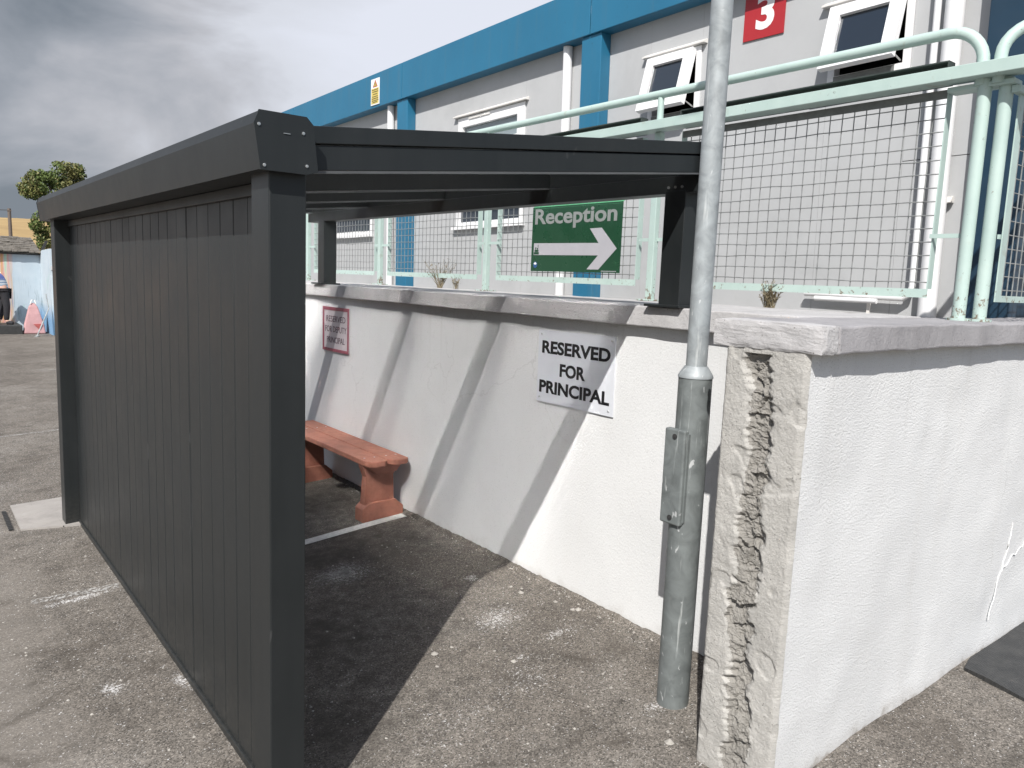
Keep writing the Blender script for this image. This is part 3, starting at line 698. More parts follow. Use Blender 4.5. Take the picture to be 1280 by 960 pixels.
# planks of the side: tongues set back so that each joint is a groove
np_ = 26; y = 2.402; pitch = (6.178 - 2.402) / np_
gv = MB()
me0 = None
for i in range(np_):
    if me0 is None:
        mb = MB(); pr = [(0.966, 2.4050), (0.9615, 2.408), (0.9615, 2.402 + pitch - 0.006), (0.966, 2.402 + pitch - 0.003), (0.976, 2.402 + pitch - 0.003), (0.976, 2.4050)]
        mb.prism(pr, 'z', -0.105, 2.025)
        o0 = mb.build('cladding_plank', 'coat', cp); me0 = o0.data
    else:
        o = o0.copy(); COL.objects.link(o); o.location = (o0.location.x + random.uniform(-0.0014, 0.0012), o0.location.y + i * pitch, o0.location.z); o.parent = cp
mb = MB(); mb.box(0.972, 0.979, 2.40, 6.18, -0.10, 2.02); mb.build('backing_sheet', 'coat', cp)
mb = MB(); mb.box(0.950, 0.980, 2.40, 6.18, -0.155, -0.108); mb.build('bottom_rail', 'coat', cp, 0.003)
mb = MB(); mb.box(0.945, 0.985, 2.40, 6.18, 1.995, 2.034); mb.build('top_rail', 'coat', cp, 0.002)
# gutter with sloping front and bevelled top edge
gp = [(0.829, 2.036), (0.811, 2.160), (0.826, 2.196), (0.965, 2.196), (0.985, 2.176), (1.000, 2.046), (0.966, 2.036)]
mb = MB(); mb.prism(gp, 'y', 2.222, 6.50); mb.build('gutter', 'coat', cp)
for ya, yb in ((2.212, 2.220), (6.502, 6.510)):
    c = 0.004; mb = MB(); cx, cz = 0.905, 2.115
    mb.prism([(cx + (x - cx) * 1.02, cz + (z - cz) * 1.03) for x, z in gp], 'y', ya, yb); cap = mb.build('gutter_end_cap', 'coat', cp)
    if ya < 3:
        for (x, z) in ((0.823, 2.158), (0.838, 2.047), (0.955, 2.150), (0.966, 2.058)):
            b = MB(); b.tube([(x, 2.2105, z), (x, 2.208, z)], 0.003, 8); b.tube([(x, 2.2115, z), (x, 2.2095, z)], 0.0048, 10); b.build('screw', 'bolt', cap)
        b = MB(); b.box(0.895, 0.915, 2.2095, 2.2115, 2.1415, 2.1435); b.build('slot', 'bolt', cap)
# rafters rise towards the wall; the outer one carries a cover strip
SL = 0.1115
def raf(mb, y0, y1, za, zb, x0=0.99, x1=2.86):
    mb.add([(x0, y0, 2.049 + za), (x1, y0, 2.049 + za + SL * (x1 - x0)), (x1, y1, 2.049 + za + SL * (x1 - x0)), (x0, y1, 2.049 + za),
            (x0, y0, 2.049 + zb), (x1, y0, 2.049 + zb + SL * (x1 - x0)), (x1, y1, 2.049 + zb + SL * (x1 - x0)), (x0, y1, 2.049 + zb)],
           [(0, 3, 2, 1), (4, 5, 6, 7), (0, 1, 5, 4), (1, 2, 6, 5), (2, 3, 7, 6), (3, 0, 4, 7)])
for i, y in enumerate((2.262, 3.30, 4.35, 5.40, 6.42)):
    mb = MB(); raf(mb, y, y + 0.06, 0.004, 0.078 if i in (0, 4) else 0.115)
    r_ = mb.build('rafter', 'coat', cp, 0.002)
    mb = MB(); raf(mb, y - 0.008, y + 0.004, -0.004, 0.003, 1.0); mb.build('lower_lip', 'coat_lit_edge', r_)
    if i in (0, 4):
        mb = MB(); raf(mb, y - 0.006, y + 0.066, 0.083, 0.135); mb.build('cover_strip', 'coat', r_, 0.002)
for ya, yb in zip((2.33, 3.37, 4.42, 5.47), (3.29, 4.34, 5.39, 6.41)):
    mb = MB(); z_ = lambda x: 2.049 + 0.105 + SL * (x - 0.97)
    mb.add([(0.97, ya, z_(0.97)), (2.98, ya, z_(2.98)), (2.98, yb, z_(2.98)), (0.97, yb, z_(0.97))], [(0, 1, 2, 3)]); mb.build('roof_sheet', 'roof', cp)
for y in (3.30, 4.35, 5.40):
    mb = MB(); raf(mb, y - 0.012, y + 0.072, 0.118, 0.126, 0.97, 2.98); mb.build('glazing_bar', 'coat', cp)
for k in range(12):
    y = 2.6 + k * 0.35
    if min(abs(y - q) for q in (3.33, 4.38, 5.43)) < 0.12: continue
wb = MB(); wb.box(2.852, 2.95, 2.262, 6.50, 2.178, 2.256); wbo = wb.build('wall_beam', 'coat', cp, 0.003)
wb = MB(); wb.box(2.866, 2.97, 2.25, 6.50, 2.2585, 2.40); wb.build('wall_plate', 'coat', cp, 0.002)
wb = MB(); wb.box(2.835, 2.90, 2.238, 2.248, 2.24, 2.412); ep = wb.build('beam_end_plate', 'coat', cp, 0.002)
for (y, z) in ((2.36, 2.205), (2.40, 2.205), (2.44, 2.205)):
    b = MB(); b.tube([(2.853, y, z), (2.846, y, z)], 0.006, 8); b.build('screw', 'bolt', wbo)

# ------------------------------------------------------------------ lamp post
lp = thing('lamp_post', 'tall galvanised steel lamp post with a thicker base in front of the white wall', 'lamp post', (2.53, 1.96, -0.03))
mb = MB(); mb.tube([(2.53, 1.96, -0.15), (2.53, 1.96, 1.385)], 0.068, 40); mb.build('base_tube', 'galv_base', lp)
mb = MB(); mb.tube([(2.53, 1.96, 1.385), (2.53, 1.96, 1.392), (2.53, 1.96, 1.402), (2.53, 1.96, 1.432)], [0.071, 0.071, 0.066, 0.046], 40); mb.build('collar', 'galv', lp)
mb = MB(); mb.tube([(2.53, 1.96, 1.42), (2.53, 1.96, 3.0), (2.531, 1.961, 5.2)], [0.0425, 0.0425, 0.040], 32); mb.build('shaft', 'galv', lp)
mb = MB(); mb.box(2.445, 2.475, 1.925, 2.03, 0.775, 1.175); bx = mb.build('access_cover', 'galv_base', lp, 0.008, 3)
mb = MB(); mb.box(2.462, 2.50, 1.92, 2.02, 0.79, 1.16); mb.build('cover_seat', 'galv_base', bx)
for z in (0.805, 1.145):
    b = MB(); b.tube([(2.446, 1.975, z), (2.441, 1.975, z)], 0.011, 12); b.tube([(2.442, 1.975, z), (2.4395, 1.975, z)], 0.006, 10); b.build('bolt', 'dark', bx)
# lamp far overhead, out of the picture
mb = MB(); mb.tube([(2.531, 1.961, 5.19), (2.3, 1.75, 5.35), (2.0, 1.5, 5.4)], 0.03, 12); mb.build('bracket_arm', 'galv', lp)
mb = MB(); mb.prism([(1.72, 5.37), (2.02, 5.36), (2.05, 5.41), (1.95, 5.46), (1.75, 5.44)], 'y', 1.42, 1.58); mb.build('lantern', 'galv', lp, 0.01)

# ------------------------------------------------------------------ bench
bn = thing('bench', 'low terracotta painted bench with two seat planks against the white wall', 'bench', (2.7, 5.5, 0))
for x0, x1 in ((2.530, 2.690), (2.705, 2.865)):
    mb = MB(); mb.prism([(x0, 4.78), (x0 + 0.03, 4.735), (x0 + 0.06, 4.72), (x1 - 0.03, 4.72), (x1, 4.75), (x1, 6.40), (x0, 6.40)], 'z', 0.395, 0.435)
    mb.build('seat_plank', 'bench', bn, 0.006)
for yl in (4.83, 6.02):
    for xb in (2.57, 2.65, 2.745, 2.825):
        b = MB(); b.tube([(xb, yl + 0.037, 0.434), (xb, yl + 0.037, 0.4375)], 0.007, 8); b.build('bolt', 'bolt', bn)
    z0 = -0.03
    mb = MB(); mb.prism([(2.555, z0 + 0.10), (2.80, z0 + 0.10), (2.79, 0.30), (2.845, 0.394), (2.535, 0.394), (2.57, 0.30)], 'y', yl, yl + 0.075); lg = mb.build('leg', 'bench', bn, 0.005)
    mb = MB(); mb.prism([(2.53, z0 - 0.02), (2.865, z0 - 0.02), (2.865, z0 + 0.09), (2.80, z0 + 0.145), (2.58, z0 + 0.145), (2.53, z0 + 0.10)], 'y', yl - 0.025, yl + 0.10); mb.build('foot', 'bench', lg, 0.008)
    mb = MB(); mb.prism([(2.545, 0.393), (2.85, 0.393), (2.80, 0.33), (2.72, 0.315), (2.63, 0.325)], 'y', yl - 0.03, yl + 0.105); mb.build('top_bracket', 'bench', lg, 0.005)

# ------------------------------------------------------------------ signs on the wall
sg = thing('parking_sign', 'white sign lettered RESERVED FOR PRINCIPAL fixed to the white wall', 'sign', (2.892, 3.06, 1.06))
mb = MB(); mb.add([(2.890, 3.369, 1.060), (2.890, 2.753, 1.058), (2.890, 2.761, 1.479), (2.890, 3.371, 1.473), (2.895, 3.369, 1.060), (2.895, 2.753, 1.058), (2.895, 2.761, 1.479), (2.895, 3.371, 1.473)],
           [(0, 1, 2, 3), (7, 6, 5, 4), (0, 4, 5, 1), (1, 5, 6, 2), (2, 6, 7, 3), (3, 7, 4, 0)]); mb.build('board', 'sign_white', sg)
text_obj('lettering', 'RESERVED', 'ink', sg, 3.063, 1.378, 0.545, 0.074, 2.8895, 0.036)
text_obj('lettering', 'FOR', 'ink', sg, 3.075, 1.257, 0.205, 0.074, 2.8895, 0.036)
text_obj('lettering', 'PRINCIPAL', 'ink', sg, 3.065, 1.150, 0.565, 0.074, 2.8895, 0.036)
for (y, z) in ((3.345, 1.45), (2.785, 1.455), (3.345, 1.085), (2.785, 1.085)):
    b = MB(); b.tube([(2.891, y, z), (2.887, y, z)], 0.005, 8); b.build('screw', 'bolt', sg)

sg = thing('parking_sign', 'small faded sign with a red border reading RESERVED FOR DEPUTY PRINCIPAL', 'sign', (2.892, 6.01, 1.08))
mb = MB(); mb.box(2.888, 2.896, 5.768, 6.258, 1.085, 1.462); mb.build('board', 'sign_old', sg)
fr = MB(); fr.box(2.883, 2.8875, 5.768, 6.258, 1.434, 1.462); fr.box(2.883, 2.8875, 5.768, 6.258, 1.085, 1.110); fr.box(2.8832, 2.8877, 5.768, 5.790, 1.1105, 1.4335); fr.box(2.8832, 2.8877, 6.236, 6.258, 1.1105, 1.4335)
fr.build('border', 'sign_frame_red', sg)
for body, z, w in (('RESERVED', 1.362, 0.36), ('FOR DEPUTY', 1.275, 0.40), ('PRINCIPAL', 1.183, 0.34)):
    text_obj('lettering', body, 'faded_ink', sg, 6.012, z, w, 0.052, 2.8878, 0.004)

# ------------------------------------------------------------------ mint green railing on the wall
rl = thing('railing', 'mint green steel railing with wire mesh panels on top of the retaining wall', 'railing', (3.9, 6, 1.648))
FX = 3.9
posts = [3.44, 5.27, 7.10, 8.87, 10.7, 12.5, 14.3, 16.1, 17.9, 19.7]
for y in posts:
    mb = MB(); mb.box(FX - 0.022, FX + 0.022, y - 0.025, y + 0.025, 1.648, 2.726); p_ = mb.build('post', 'mint', rl, 0.004)
    mb = MB(); mb.box(FX - 0.06, FX + 0.06, y - 0.07, y + 0.07, 1.648, 1.658); mb.build('foot_plate', 'mint', p_, 0.002)
    mb = MB(); mb.tube([(FX - 0.02, y - 0.01, 2.79), (FX - 0.02, y - 0.01, 2.935)], 0.021, 12); mb.build('handrail_stub', 'mint', p_)
    mb = MB(); mb.box(FX + 0.004, FX + 0.012, y - 0.17, y - 0.028, 2.036, 2.058); mb.box(FX + 0.004, FX + 0.012, y + 0.028, y + 0.13, 2.036, 2.058); mb.build('panel_bracket', 'mint', p_)
mb = MB(); mb.box(FX - 0.10, FX + 0.012, 1.22, 20.0, 2.728, 2.786); mb.build('flat_rail', 'mint', rl, 0.003)
# handrail, bent down at its end
hp = [(FX - 0.02, 20.0, 2.955), (FX - 0.02, 1.70, 2.958)]
rb_ = 0.16
for k in range(1, 9):
    a = k / 8 * math.pi / 2; hp.append((FX - 0.02, 1.70 - rb_ * math.sin(a), 2.958 - rb_ * (1 - math.cos(a))))
hp.append((FX - 0.02, 1.54, 2.70))
mb = MB(); mb.tube(hp, 0.026, 16); mb.build('handrail', 'mint', rl)
# short second handrail that turns away round the corner
hp = [(FX - 0.02, 1.47, 2.70), (FX - 0.02, 1.47, 2.82)]
for k in range(1, 9):
    a = k / 8 * math.pi / 2; hp.append((FX - 0.02 + 0.13 * (1 - math.cos(a)), 1.47 - 0.16 * (1 - math.cos(a)), 2.82 + 0.15 * math.sin(a)))
hp.append((FX + 1.6, 1.31, 2.98))
mb = MB(); mb.tube(hp, 0.026, 16); mb.build('handrail', 'mint', rl)
for (x, y, lean) in ((FX - 0.01, 1.525, 0.0), (FX + 0.02, 1.447, 0.0)):
    mb = MB(); mb.tube([(x, y, 1.645), (x, y, 2.726)], 0.029, 20); tp = mb.build('end_tube', 'mint', rl)
    mb = MB(); mb.tube([(x, y, 1.643), (x, y, 1.654)], 0.052, 16); mb.build('foot_plate', 'mint', tp)
mb = MB(); mb.box(FX + 0.0, FX + 0.012, 1.565, 1.70, 2.026, 2.046); mb.build('panel_bracket', 'mint', rl)
# corner bars under the rail
mb = MB(); mb.box(FX - 0.03, FX + 0.06, 1.40, 1.68, 2.690, 2.712); mb.box(FX + 0.0, FX + 1.5, 1.385, 1.42, 2.655, 2.688); mb.build('corner_bar', 'mint', rl, 0.003)
def panel(y0, y1, x=FX + 0.02, z0=1.742, z1=2.715):
    fx = MB()
    fx.box(x - 0.004, x + 0.001, y0, y1, z0, z0 + 0.042)
    fr = fx.build('mesh_panel', 'mint', rl)
    for (a, b) in ((y0, y0 + 0.006), (y1 - 0.006, y1)):
        m2 = MB(); m2.box(x - 0.0041, x + 0.042, a, b, z0 + 0.0425, z1); m2.build('frame_bar', 'mint', fr)
    m2 = MB(); m2.box(x - 0.004, x + 0.001, y0 + 0.0065, y1 - 0.0065, z1 - 0.04, z1); m2.box(x + 0.0015, x + 0.042, y0 + 0.0065, y1 - 0.0065, z1 - 0.005, z1); m2.build('frame_bar', 'shade_grey', fr)
    # channel that closes the top of the panel, open towards the yard
    m2 = MB(); m2.box(x - 0.035, x + 0.03, y0, y1, 2.834, 2.840); m2.box(x + 0.0245, x + 0.03, y0, y1, 2.735, 2.8335); m2.box(x - 0.035, x + 0.024, y0, y0 + 0.006, 2.79, 2.8335); m2.box(x - 0.035, x + 0.024, y1 - 0.006, y1, 2.79, 2.8335); m2.build('top_channel', 'channel_shade', fr)
    w = MB(); r = 0.0030
    n = int((y1 - y0) / 0.0635)
    for i in range(1, n):
        y = y0 + (y1 - y0) * i / n; j = 0.008 * noise.noise(Vector((y * 7, 0, 0)))
        w.tube([(x + 0.006, y + j, z0 + 0.006), (x + 0.006, y - j, (z0 + z1) / 2), (x + 0.006, y + j, z1 - 0.01)], r, 5, False)
    nz = int((z1 - z0) / 0.0635)
    for i in range(1, nz):
        z = z0 + 0.01 + (z1 - z0 - 0.01) * i / nz
        k = 12; P = [(x + 0.002 + 0.002 * noise.noise(Vector((i * 3.3, q, 0))), y0 + 0.004 + (y1 - y0 - 0.008) * q / k, z + 0.007 * noise.noise(Vector((i * 1.7, q * 0.7, 3)))) for q in range(k + 1)]
        w.tube(P, r, 5, False)
    stuff(w.build('wire_mesh', 'wire', fr))
    return fr
panel(1.69, 3.27)
for a, b in zip(posts[:-1], posts[1:]):
    panel(a + 0.155, b - 0.115)
# mesh panel of the run along the return wall
fr = MB(); fr.box(FX + 0.045, FX + 0.105, 1.398, 1.404, 1.735, 2.655); fr.box(FX + 0.1055, FX + 1.5, 1.398, 1.404, 1.735, 1.765); f2 = fr.build('mesh_panel', 'mint', rl)
w = MB()
for i in range(22):
    x = FX + 0.13 + i * 0.0635; w.tube([(x, 1.406, 1.74), (x, 1.406, 2.655)], 0.0032, 5, False)
for i in range(14):
    z = 1.79 + i * 0.0635; w.tube([(FX + 0.10, 1.409, z), (FX + 1.5, 1.409, z)], 0.0032, 5, False)
stuff(w.build('wire_mesh', 'wire', f2))
mb = MB(); mb.box(FX + 0.03, FX + 0.09, 1.406, 1.416, 2.02, 2.04); mb.build('panel_bracket', 'mint', rl)

# green Reception board hung on the mesh
rs = thing('reception_sign', 'green Reception board with a pale arrow hung on the wire mesh', 'sign', (3.88, 4.19, 1.82))
SY0, SY1, SZ0, SZ1 = 4.664, 3.716, 1.824, 2.308
mb = MB(); mb.box(3.884, 3.890, SY1, SY0, SZ0, SZ1); mb.build('board', 'sign_green', rs)
mb = MB(); mb.add([(3.8835, SY1, SZ1 - 0.012), (3.8835, SY0, SZ1 - 0.012), (3.90, SY0, SZ1 + 0.012), (3.90, SY1, SZ1 + 0.012), (3.901, SY1, SZ1 + 0.006), (3.901, SY0, SZ1 + 0.006)], [(0, 1, 2, 3), (3, 2, 5, 4)]); mb.build('folded_edge', 'sign_lit_lip', rs)
fy = lambda k: SY0 + (SY1 - SY0) * k
fz = lambda k: SZ1 + (SZ0 - SZ1) * k
text_obj('lettering', 'Reception', 'sign_letter', rs, fy(0.492), fz(0.185), 0.87, 0.150, 3.8835, 0.025)
ar = [(0.03, 0.56), (0.775, 0.572), (0.675, 0.36), (0.80, 0.355), (0.963, 0.655), (0.785, 0.956), (0.66, 0.956), (0.775, 0.752), (0.03, 0.745)]
mb = MB(); mb.prism([(fy(a), fz(b)) for a, b in ar], 'x', 3.8826, 3.8837); mb.build('arrow', 'sign_arrow', rs)
em = MB()
for (a, b, c, d) in ((0.035, 0.70, 0.095, 0.735), (0.042, 0.665, 0.09, 0.695), (0.05, 0.625, 0.062, 0.66), (0.072, 0.635, 0.085, 0.66), (0.082, 0.585, 0.087, 0.63)):
    em.box(3.8815, 3.8824, fy(a), fy(c), fz(b), fz(d))
em.build('emblem', 'sign_green', rs)
lg = MB(); lg.tube([(3.8838, fy(0.055), fz(0.90)), (3.8828, fy(0.055), fz(0.90))], 0.024, 20); lo = lg.build('emblem', 'logo_blue', rs)
lg = MB(); lg.prism([(fy(0.035), fz(0.885)), (fy(0.055), fz(0.855)), (fy(0.075), fz(0.885)), (fy(0.055), fz(0.90))], 'x', 3.8818, 3.8826); lg.build('emblem_peak', 'white_plain', lo)
mb = MB()
for i in range(16):
    mb.box(3.8828, 3.8837, fy(0.815 + i * 0.0098), fy(0.815 + i * 0.0098 + 0.006), fz(0.972), fz(0.984))
mb.build('small_print', 'sign_arrow', rs)

# dry weeds on the coping
def weed(x, y, z, h, n, label, spread):
    mb = MB()
    for i in range(n):
        a = random.uniform(0, 6.28); t = random.uniform(0.1, 1) * spread; hh = h * random.uniform(0.5, 1)
        p0 = Vector((x + random.uniform(-.015, .015), y + random.uniform(-.03, .03), z)); p1 = p0 + Vector((math.cos(a) * t * 0.5, math.sin(a) * t * 0.5, hh * 0.6)); p2 = p0 + Vector((math.cos(a) * t, math.sin(a) * t, hh))
        mb.tube([p0, p1, p2], [0.0022, 0.0016, 0.0008], 4, False, False)
        for q in range(6):
            u = random.uniform(0.3, 1); b = p0.lerp(p2, u); d = Vector((random.uniform(-1, 1), random.uniform(-1, 1), random.uniform(0.2, 1))).normalized() * random.uniform(0.015, 0.04)
            w = Vector((-d.y, d.x, 0)) * 0.16
            mb.add([b, b + d * 0.5 + w, b + d, b + d * 0.5 - w], [(0, 1, 2, 3)])
    tag(mb.build('weed', 'weed'), label, 'weed', 'dry weeds on the wall top')
weed(3.93, 6.02, 1.65, 0.27, 34, 'tall dry weed in front of the mesh beside the blue column', 0.16)
weed(3.90, 5.72, 1.65, 0.12, 14, 'small dry weed on the wall top next to the taller one', 0.06)
weed(3.93, 2.56, 1.645, 0.15, 60, 'dense dry weed on the wall top beside the white floor pipe', 0.07)

# ------------------------------------------------------------------ modular building behind
bd = thing('modular_building', 'single storey grey modular building with blue fascia and white windows', 'building', (5.2, 5.5, 1.6))
BX = 5.2
wins = [(6.40, 7.62, 2.37, 3.60, 'big'), (4.16, 4.71, 3.13, 3.665, 'small'), (2.475, 3.045, 3.15, 3.665, 'small'), (9.70, 10.92, 2.37, 3.60, 'big'), (13.1, 14.3, 2.37, 3.60, 'big')]
# wall panels round the openings
def wallseg(y0, y1, z0, z1, mat='facade'):
    mb = MB(); mb.box(BX, BX + 0.12, y0, y1, z0, z1); return mb.build('wall_panel', mat, bd)
modules = [(1.99, 5.33), (5.334, 8.68), (8.684, 12.03), (12.034, 15.4), (15.404, 18.7)]
for (a, b) in modules:
    ws = sorted([w for w in wins if w[0] >= a and w[1] <= b])
    y = a
    for w in ws:
        if w[0] - y > 0.01:
            if y < 2.2: wallseg(y, w[0] - 0.002, 2.572, 4.0); wallseg(y, w[0] - 0.002, 1.45, 2.567)
            else: wallseg(y, w[0] - 0.002, 1.45, 4.0)
        if w[2] > 2.6:
            wallseg(w[0], w[1], 1.45, w[2])
        else: wallseg(w[0], w[1], 1.45, w[2])
        wallseg(w[0], w[1], w[3], 4.0); y = w[1] + 0.002
    wallseg(y, b, 1.45, 4.0)
mb = MB(); mb.box(BX + 0.13, BX + 6, 2.0, 18.7, 4.0, 4.3); mb.build('roof', 'facade_base', bd)
mb = MB(); mb.box(BX + 0.6, BX + 0.7, 2.0, 18.7, 1.5, 4.0); mb.build('inner_wall', 'dark', bd)
mb = MB(); mb.box(BX + 0.005, BX + 6, 1.90, 1.985, 1.4, 4.25); mb.build('end_wall', 'navy', bd)
fj = [1.6, 5.33, 8.68, 12.03, 15.4, 18.8]
for a, b in zip(fj[:-1], fj[1:]):
    mb = MB(); mb.box(BX - 0.15, BX - 0.135, a + 0.006, b - 0.006, 3.985, 4.415); mb.box(BX - 0.1345, BX + 0.2, a + 0.004, b - 0.004, 3.985, 3.995); mb.box(BX - 0.1345, BX + 0.2, a + 0.004, b - 0.004, 4.405, 4.415)
    mb.build('fascia_panel', 'blue', bd, 0.004)
for (y0, y1, mt) in ((5.20, 5.455, 'blue'), (8.58, 8.83, 'blue'), (11.93, 12.18, 'blue'), (15.3, 15.55, 'blue'), (1.72, 1.985, 'navy')):
    mb = MB(); mb.box(BX - 0.125, BX - 0.002, y0, y1, 1.40, 3.984); mb.build('column', mt, bd, 0.006)
def window(y0, y1, z0, z1, kind):
    f = MB(); t = 0.05; d0, d1 = BX - 0.012, BX + 0.06
    f.box(d0, d1, y0 + 0.001, y0 + t, z0 + t, z1 - t); f.box(d0, d1, y1 - t, y1 - 0.001, z0 + t, z1 - t); f.box(d0 - 0.0015, d1, y0 + 0.001, y1 - 0.001, z0 + 0.001, z0 + t - 0.0005); f.box(d0 - 0.0015, d1, y0 + 0.001, y1 - 0.001, z1 - t + 0.0005, z1 - 0.001)
    w = f.build('window', 'upvc', bd)
    # drip strip over the head and sill below
    h = MB(); h.prism([(BX - 0.05, z1 + 0.020), (BX - 0.002, z1 + 0.045), (BX - 0.002, z1 + 0.008), (BX - 0.05, z1 + 0.008)], 'y', y0 - 0.05, y1 + 0.06); h.build('drip_head', 'upvc_dirty', w)
    if kind == 'big':
        s_ = MB(); s_.box(BX - 0.06, BX - 0.003, y0 - 0.04, y1 + 0.04, z0 - 0.035, z0 - 0.002); s_.build('sill', 'upvc', w)
        zt = z1 - 0.40
        m2 = MB(); m2.box(d0 - 0.002, d1, y0 + t + 0.001, y1 - t - 0.001, zt - 0.035, zt + 0.035); m2.build('transom', 'upvc', w)
        # upper vent sash
        q = MB(); a, b = y0 + t + 0.004, y1 - t - 0.004; e = 0.055
        q.box(BX - 0.026, BX + 0.03, a, a + e, zt + 0.037, z1 - t - 0.004); q.box(BX - 0.026, BX + 0.03, b - e, b, zt + 0.037, z1 - t - 0.004); q.box(BX - 0.0265, BX + 0.03, a + e + 0.001, b - e - 0.001, z1 - t - 0.06, z1 - t - 0.004); q.box(BX - 0.0265, BX + 0.03, a + e + 0.001, b - e - 0.001, zt + 0.037, zt + 0.09)
        q.build('sash', 'upvc', w)
        p_ = MB(); p_.box(BX + 0.015, BX + 0.022, a + e, b - e, zt + 0.085, z1 - t - 0.055); p_.build('pane', 'glass_frost', w)
        p_ = MB(); p_.box(BX + 0.022, BX + 0.030, y0 + t, y1 - t, z0 + t - 0.004, zt - 0.03); p_.build('pane', 'glass', w)
        v_ = MB(); v_.box(BX - 0.030, BX - 0.0265, (y0 + y1) / 2 - 0.02, (y0 + y1) / 2 + 0.38, z1 - 0.036, z1 - 0.020); v_.build('trickle_vent', 'upvc_dirty', w)
    else:
        # top hung sash pushed open at the bottom
        ang = R(15); H = z1 - z0 - 0.07
        def hinge(px, pz): return (BX - 0.014 - px * math.cos(ang) - pz * math.sin(ang), z1 - 0.025 + px * math.sin(ang) * 0 - pz * math.cos(ang) + px * math.sin(ang))
        a, b, e = y0 + 0.045, y1 - 0.015, 0.085
        def sbox(mb, ya, yb, p0, p1, q0, q1):
            vs = [(*hinge(p0, q0), 0), (*hinge(p1, q0), 0), (*hinge(p1, q1), 0), (*hinge(p0, q1), 0)]
            vs = [(x, ya, z) for (x, z, _) in vs] + [(x, yb, z) for (x, z, _) in vs]
            mb.add(vs, [(0, 1, 2, 3), (7, 6, 5, 4), (0, 4, 5, 1), (1, 5, 6, 2), (2, 6, 7, 3), (3, 7, 4, 0)])
        q = MB(); sbox(q, a, a + e, 0, 0.05, 0, H); sbox(q, b - e, b, 0, 0.05, 0, H); sbox(q, a + e + 0.0005, b - e - 0.0005, 0, 0.0505, 0, 0.075); sbox(q, a + e + 0.0005, b - e - 0.0005, 0, 0.0505, H - 0.085, H)
        q.build('sash', 'upvc', w)
        p_ = MB(); sbox(p_, a + e, b - e, 0.018, 0.024, 0.07, H - 0.08); p_.build('pane', 'glass', w)
        st_ = MB(); st_.tube([(BX - 0.0, y0 + 0.07, z0 + 0.07), (hinge(0.01, H - 0.06)[0], y0 + 0.09, hinge(0.01, H - 0.06)[1])], 0.006, 6); st_.build('stay', 'bolt', w)
        lo = MB(); lo.box(BX - 0.02, BX - 0.0135, y0 + 0.1, y1 - 0.05, z0 + 0.004, z0 + 0.045); lo.build('inner_sill', 'shade_grey', w)
for w in wins: window(*w)
# pipes
def pipe(name, pts, r, mat='upvc', seg=14):
    mb = MB(); mb.tube(pts, r, seg); return mb.build(name, mat, bd)
pipe('downpipe', [(BX - 0.05, 5.725, 1.5), (BX - 0.05, 5.725, 3.98)], 0.045)
pipe('downpipe', [(BX - 0.05, 9.12, 1.5), (BX - 0.05, 9.12, 3.98)], 0.045)
sp = pipe('soil_pipe', [(BX - 0.075, 2.20, 1.5), (BX - 0.075, 2.20, 4.6)], 0.055)
pipe('waste_pipe', [(BX - 0.06, 2.31, 4.1), (BX - 0.06, 2.31, 1.76), (BX - 0.06, 2.32, 1.71), (BX - 0.06, 2.36, 1.68), (BX - 0.06, 3.06, 1.70)], 0.021)
pipe('waste_pipe', [(BX - 0.13, 2.50, 1.655), (BX - 0.13, 2.94, 1.665)], 0.017)
mb = MB(); mb.box(BX - 0.10, BX - 0.085, 2.56, 2.58, 1.5, 1.672); mb.build('pipe_support', 'upvc_dirty', bd)
mb = MB(); mb.box(BX - 0.05, BX - 0.001, 2.13, 2.18, 2.28, 2.315); mb.tube([(BX - 0.03, 2.125, 2.297), (BX - 0.03, 2.14, 2.297)], 0.02, 10); mb.build('pipe_bracket', 'upvc_dirty', bd)
bd.rotation_euler = (-0.016, 0, 0)

n3 = thing('number_sign', 'red square sign with a white number 3 on the grey building', 'sign', (5.19, 3.62, 3.6))
mb = MB(); mb.box(5.188, 5.196, 3.452, 3.80, 3.625, 4.0); mb.build('board', 'red', n3)
text_obj('lettering', '3', 'white_plain', n3, 3.617, 3.815, 0.155, 0.262, 5.1875, 0.035)
ws = thing('warning_sign', 'small yellow and white warning sign on the blue fascia', 'sign', (5.04, 9.38, 4.0))
mb = MB(); mb.box(5.040, 5.046, 9.275, 9.50, 3.955, 4.285); mb.build('board', 'white_plain', ws)
mb = MB(); mb.box(5.0385, 5.0395, 9.29, 9.485, 3.970, 4.165); mb.build('yellow_field', 'yellow', ws)
mb = MB(); mb.prism([(9.32, 4.18), (9.45, 4.18), (9.385, 4.272)], 'x', 5.0386, 5.0395); tr_ = mb.build('triangle', 'red', ws)
mb = MB(); mb.prism([(9.343, 4.189), (9.427, 4.189), (9.385, 4.250)], 'x', 5.0374, 5.0382); mb.build('triangle_field', 'yellow', tr_)
mb = MB(); mb.box(5.0362, 5.037, 9.377, 9.393, 4.195, 4.232); mb.build('exclamation_mark', 'ink', tr_)
mb = MB()
for i, (w, z) in enumerate(((0.08, 4.14), (0.07, 4.115), (0.05, 4.085), (0.07, 4.055), (0.085, 4.03), (0.08, 4.005), (0.06, 3.985))):
    k = 0
    while k < 2 * w:
        q = random.uniform(0.012, 0.03); mb.box(5.0374, 5.0382, 9.387 + w - k, 9.387 + w - k - q * 0.8, z, z + 0.010); k += q
mb.build('small_print', 'ink', ws)

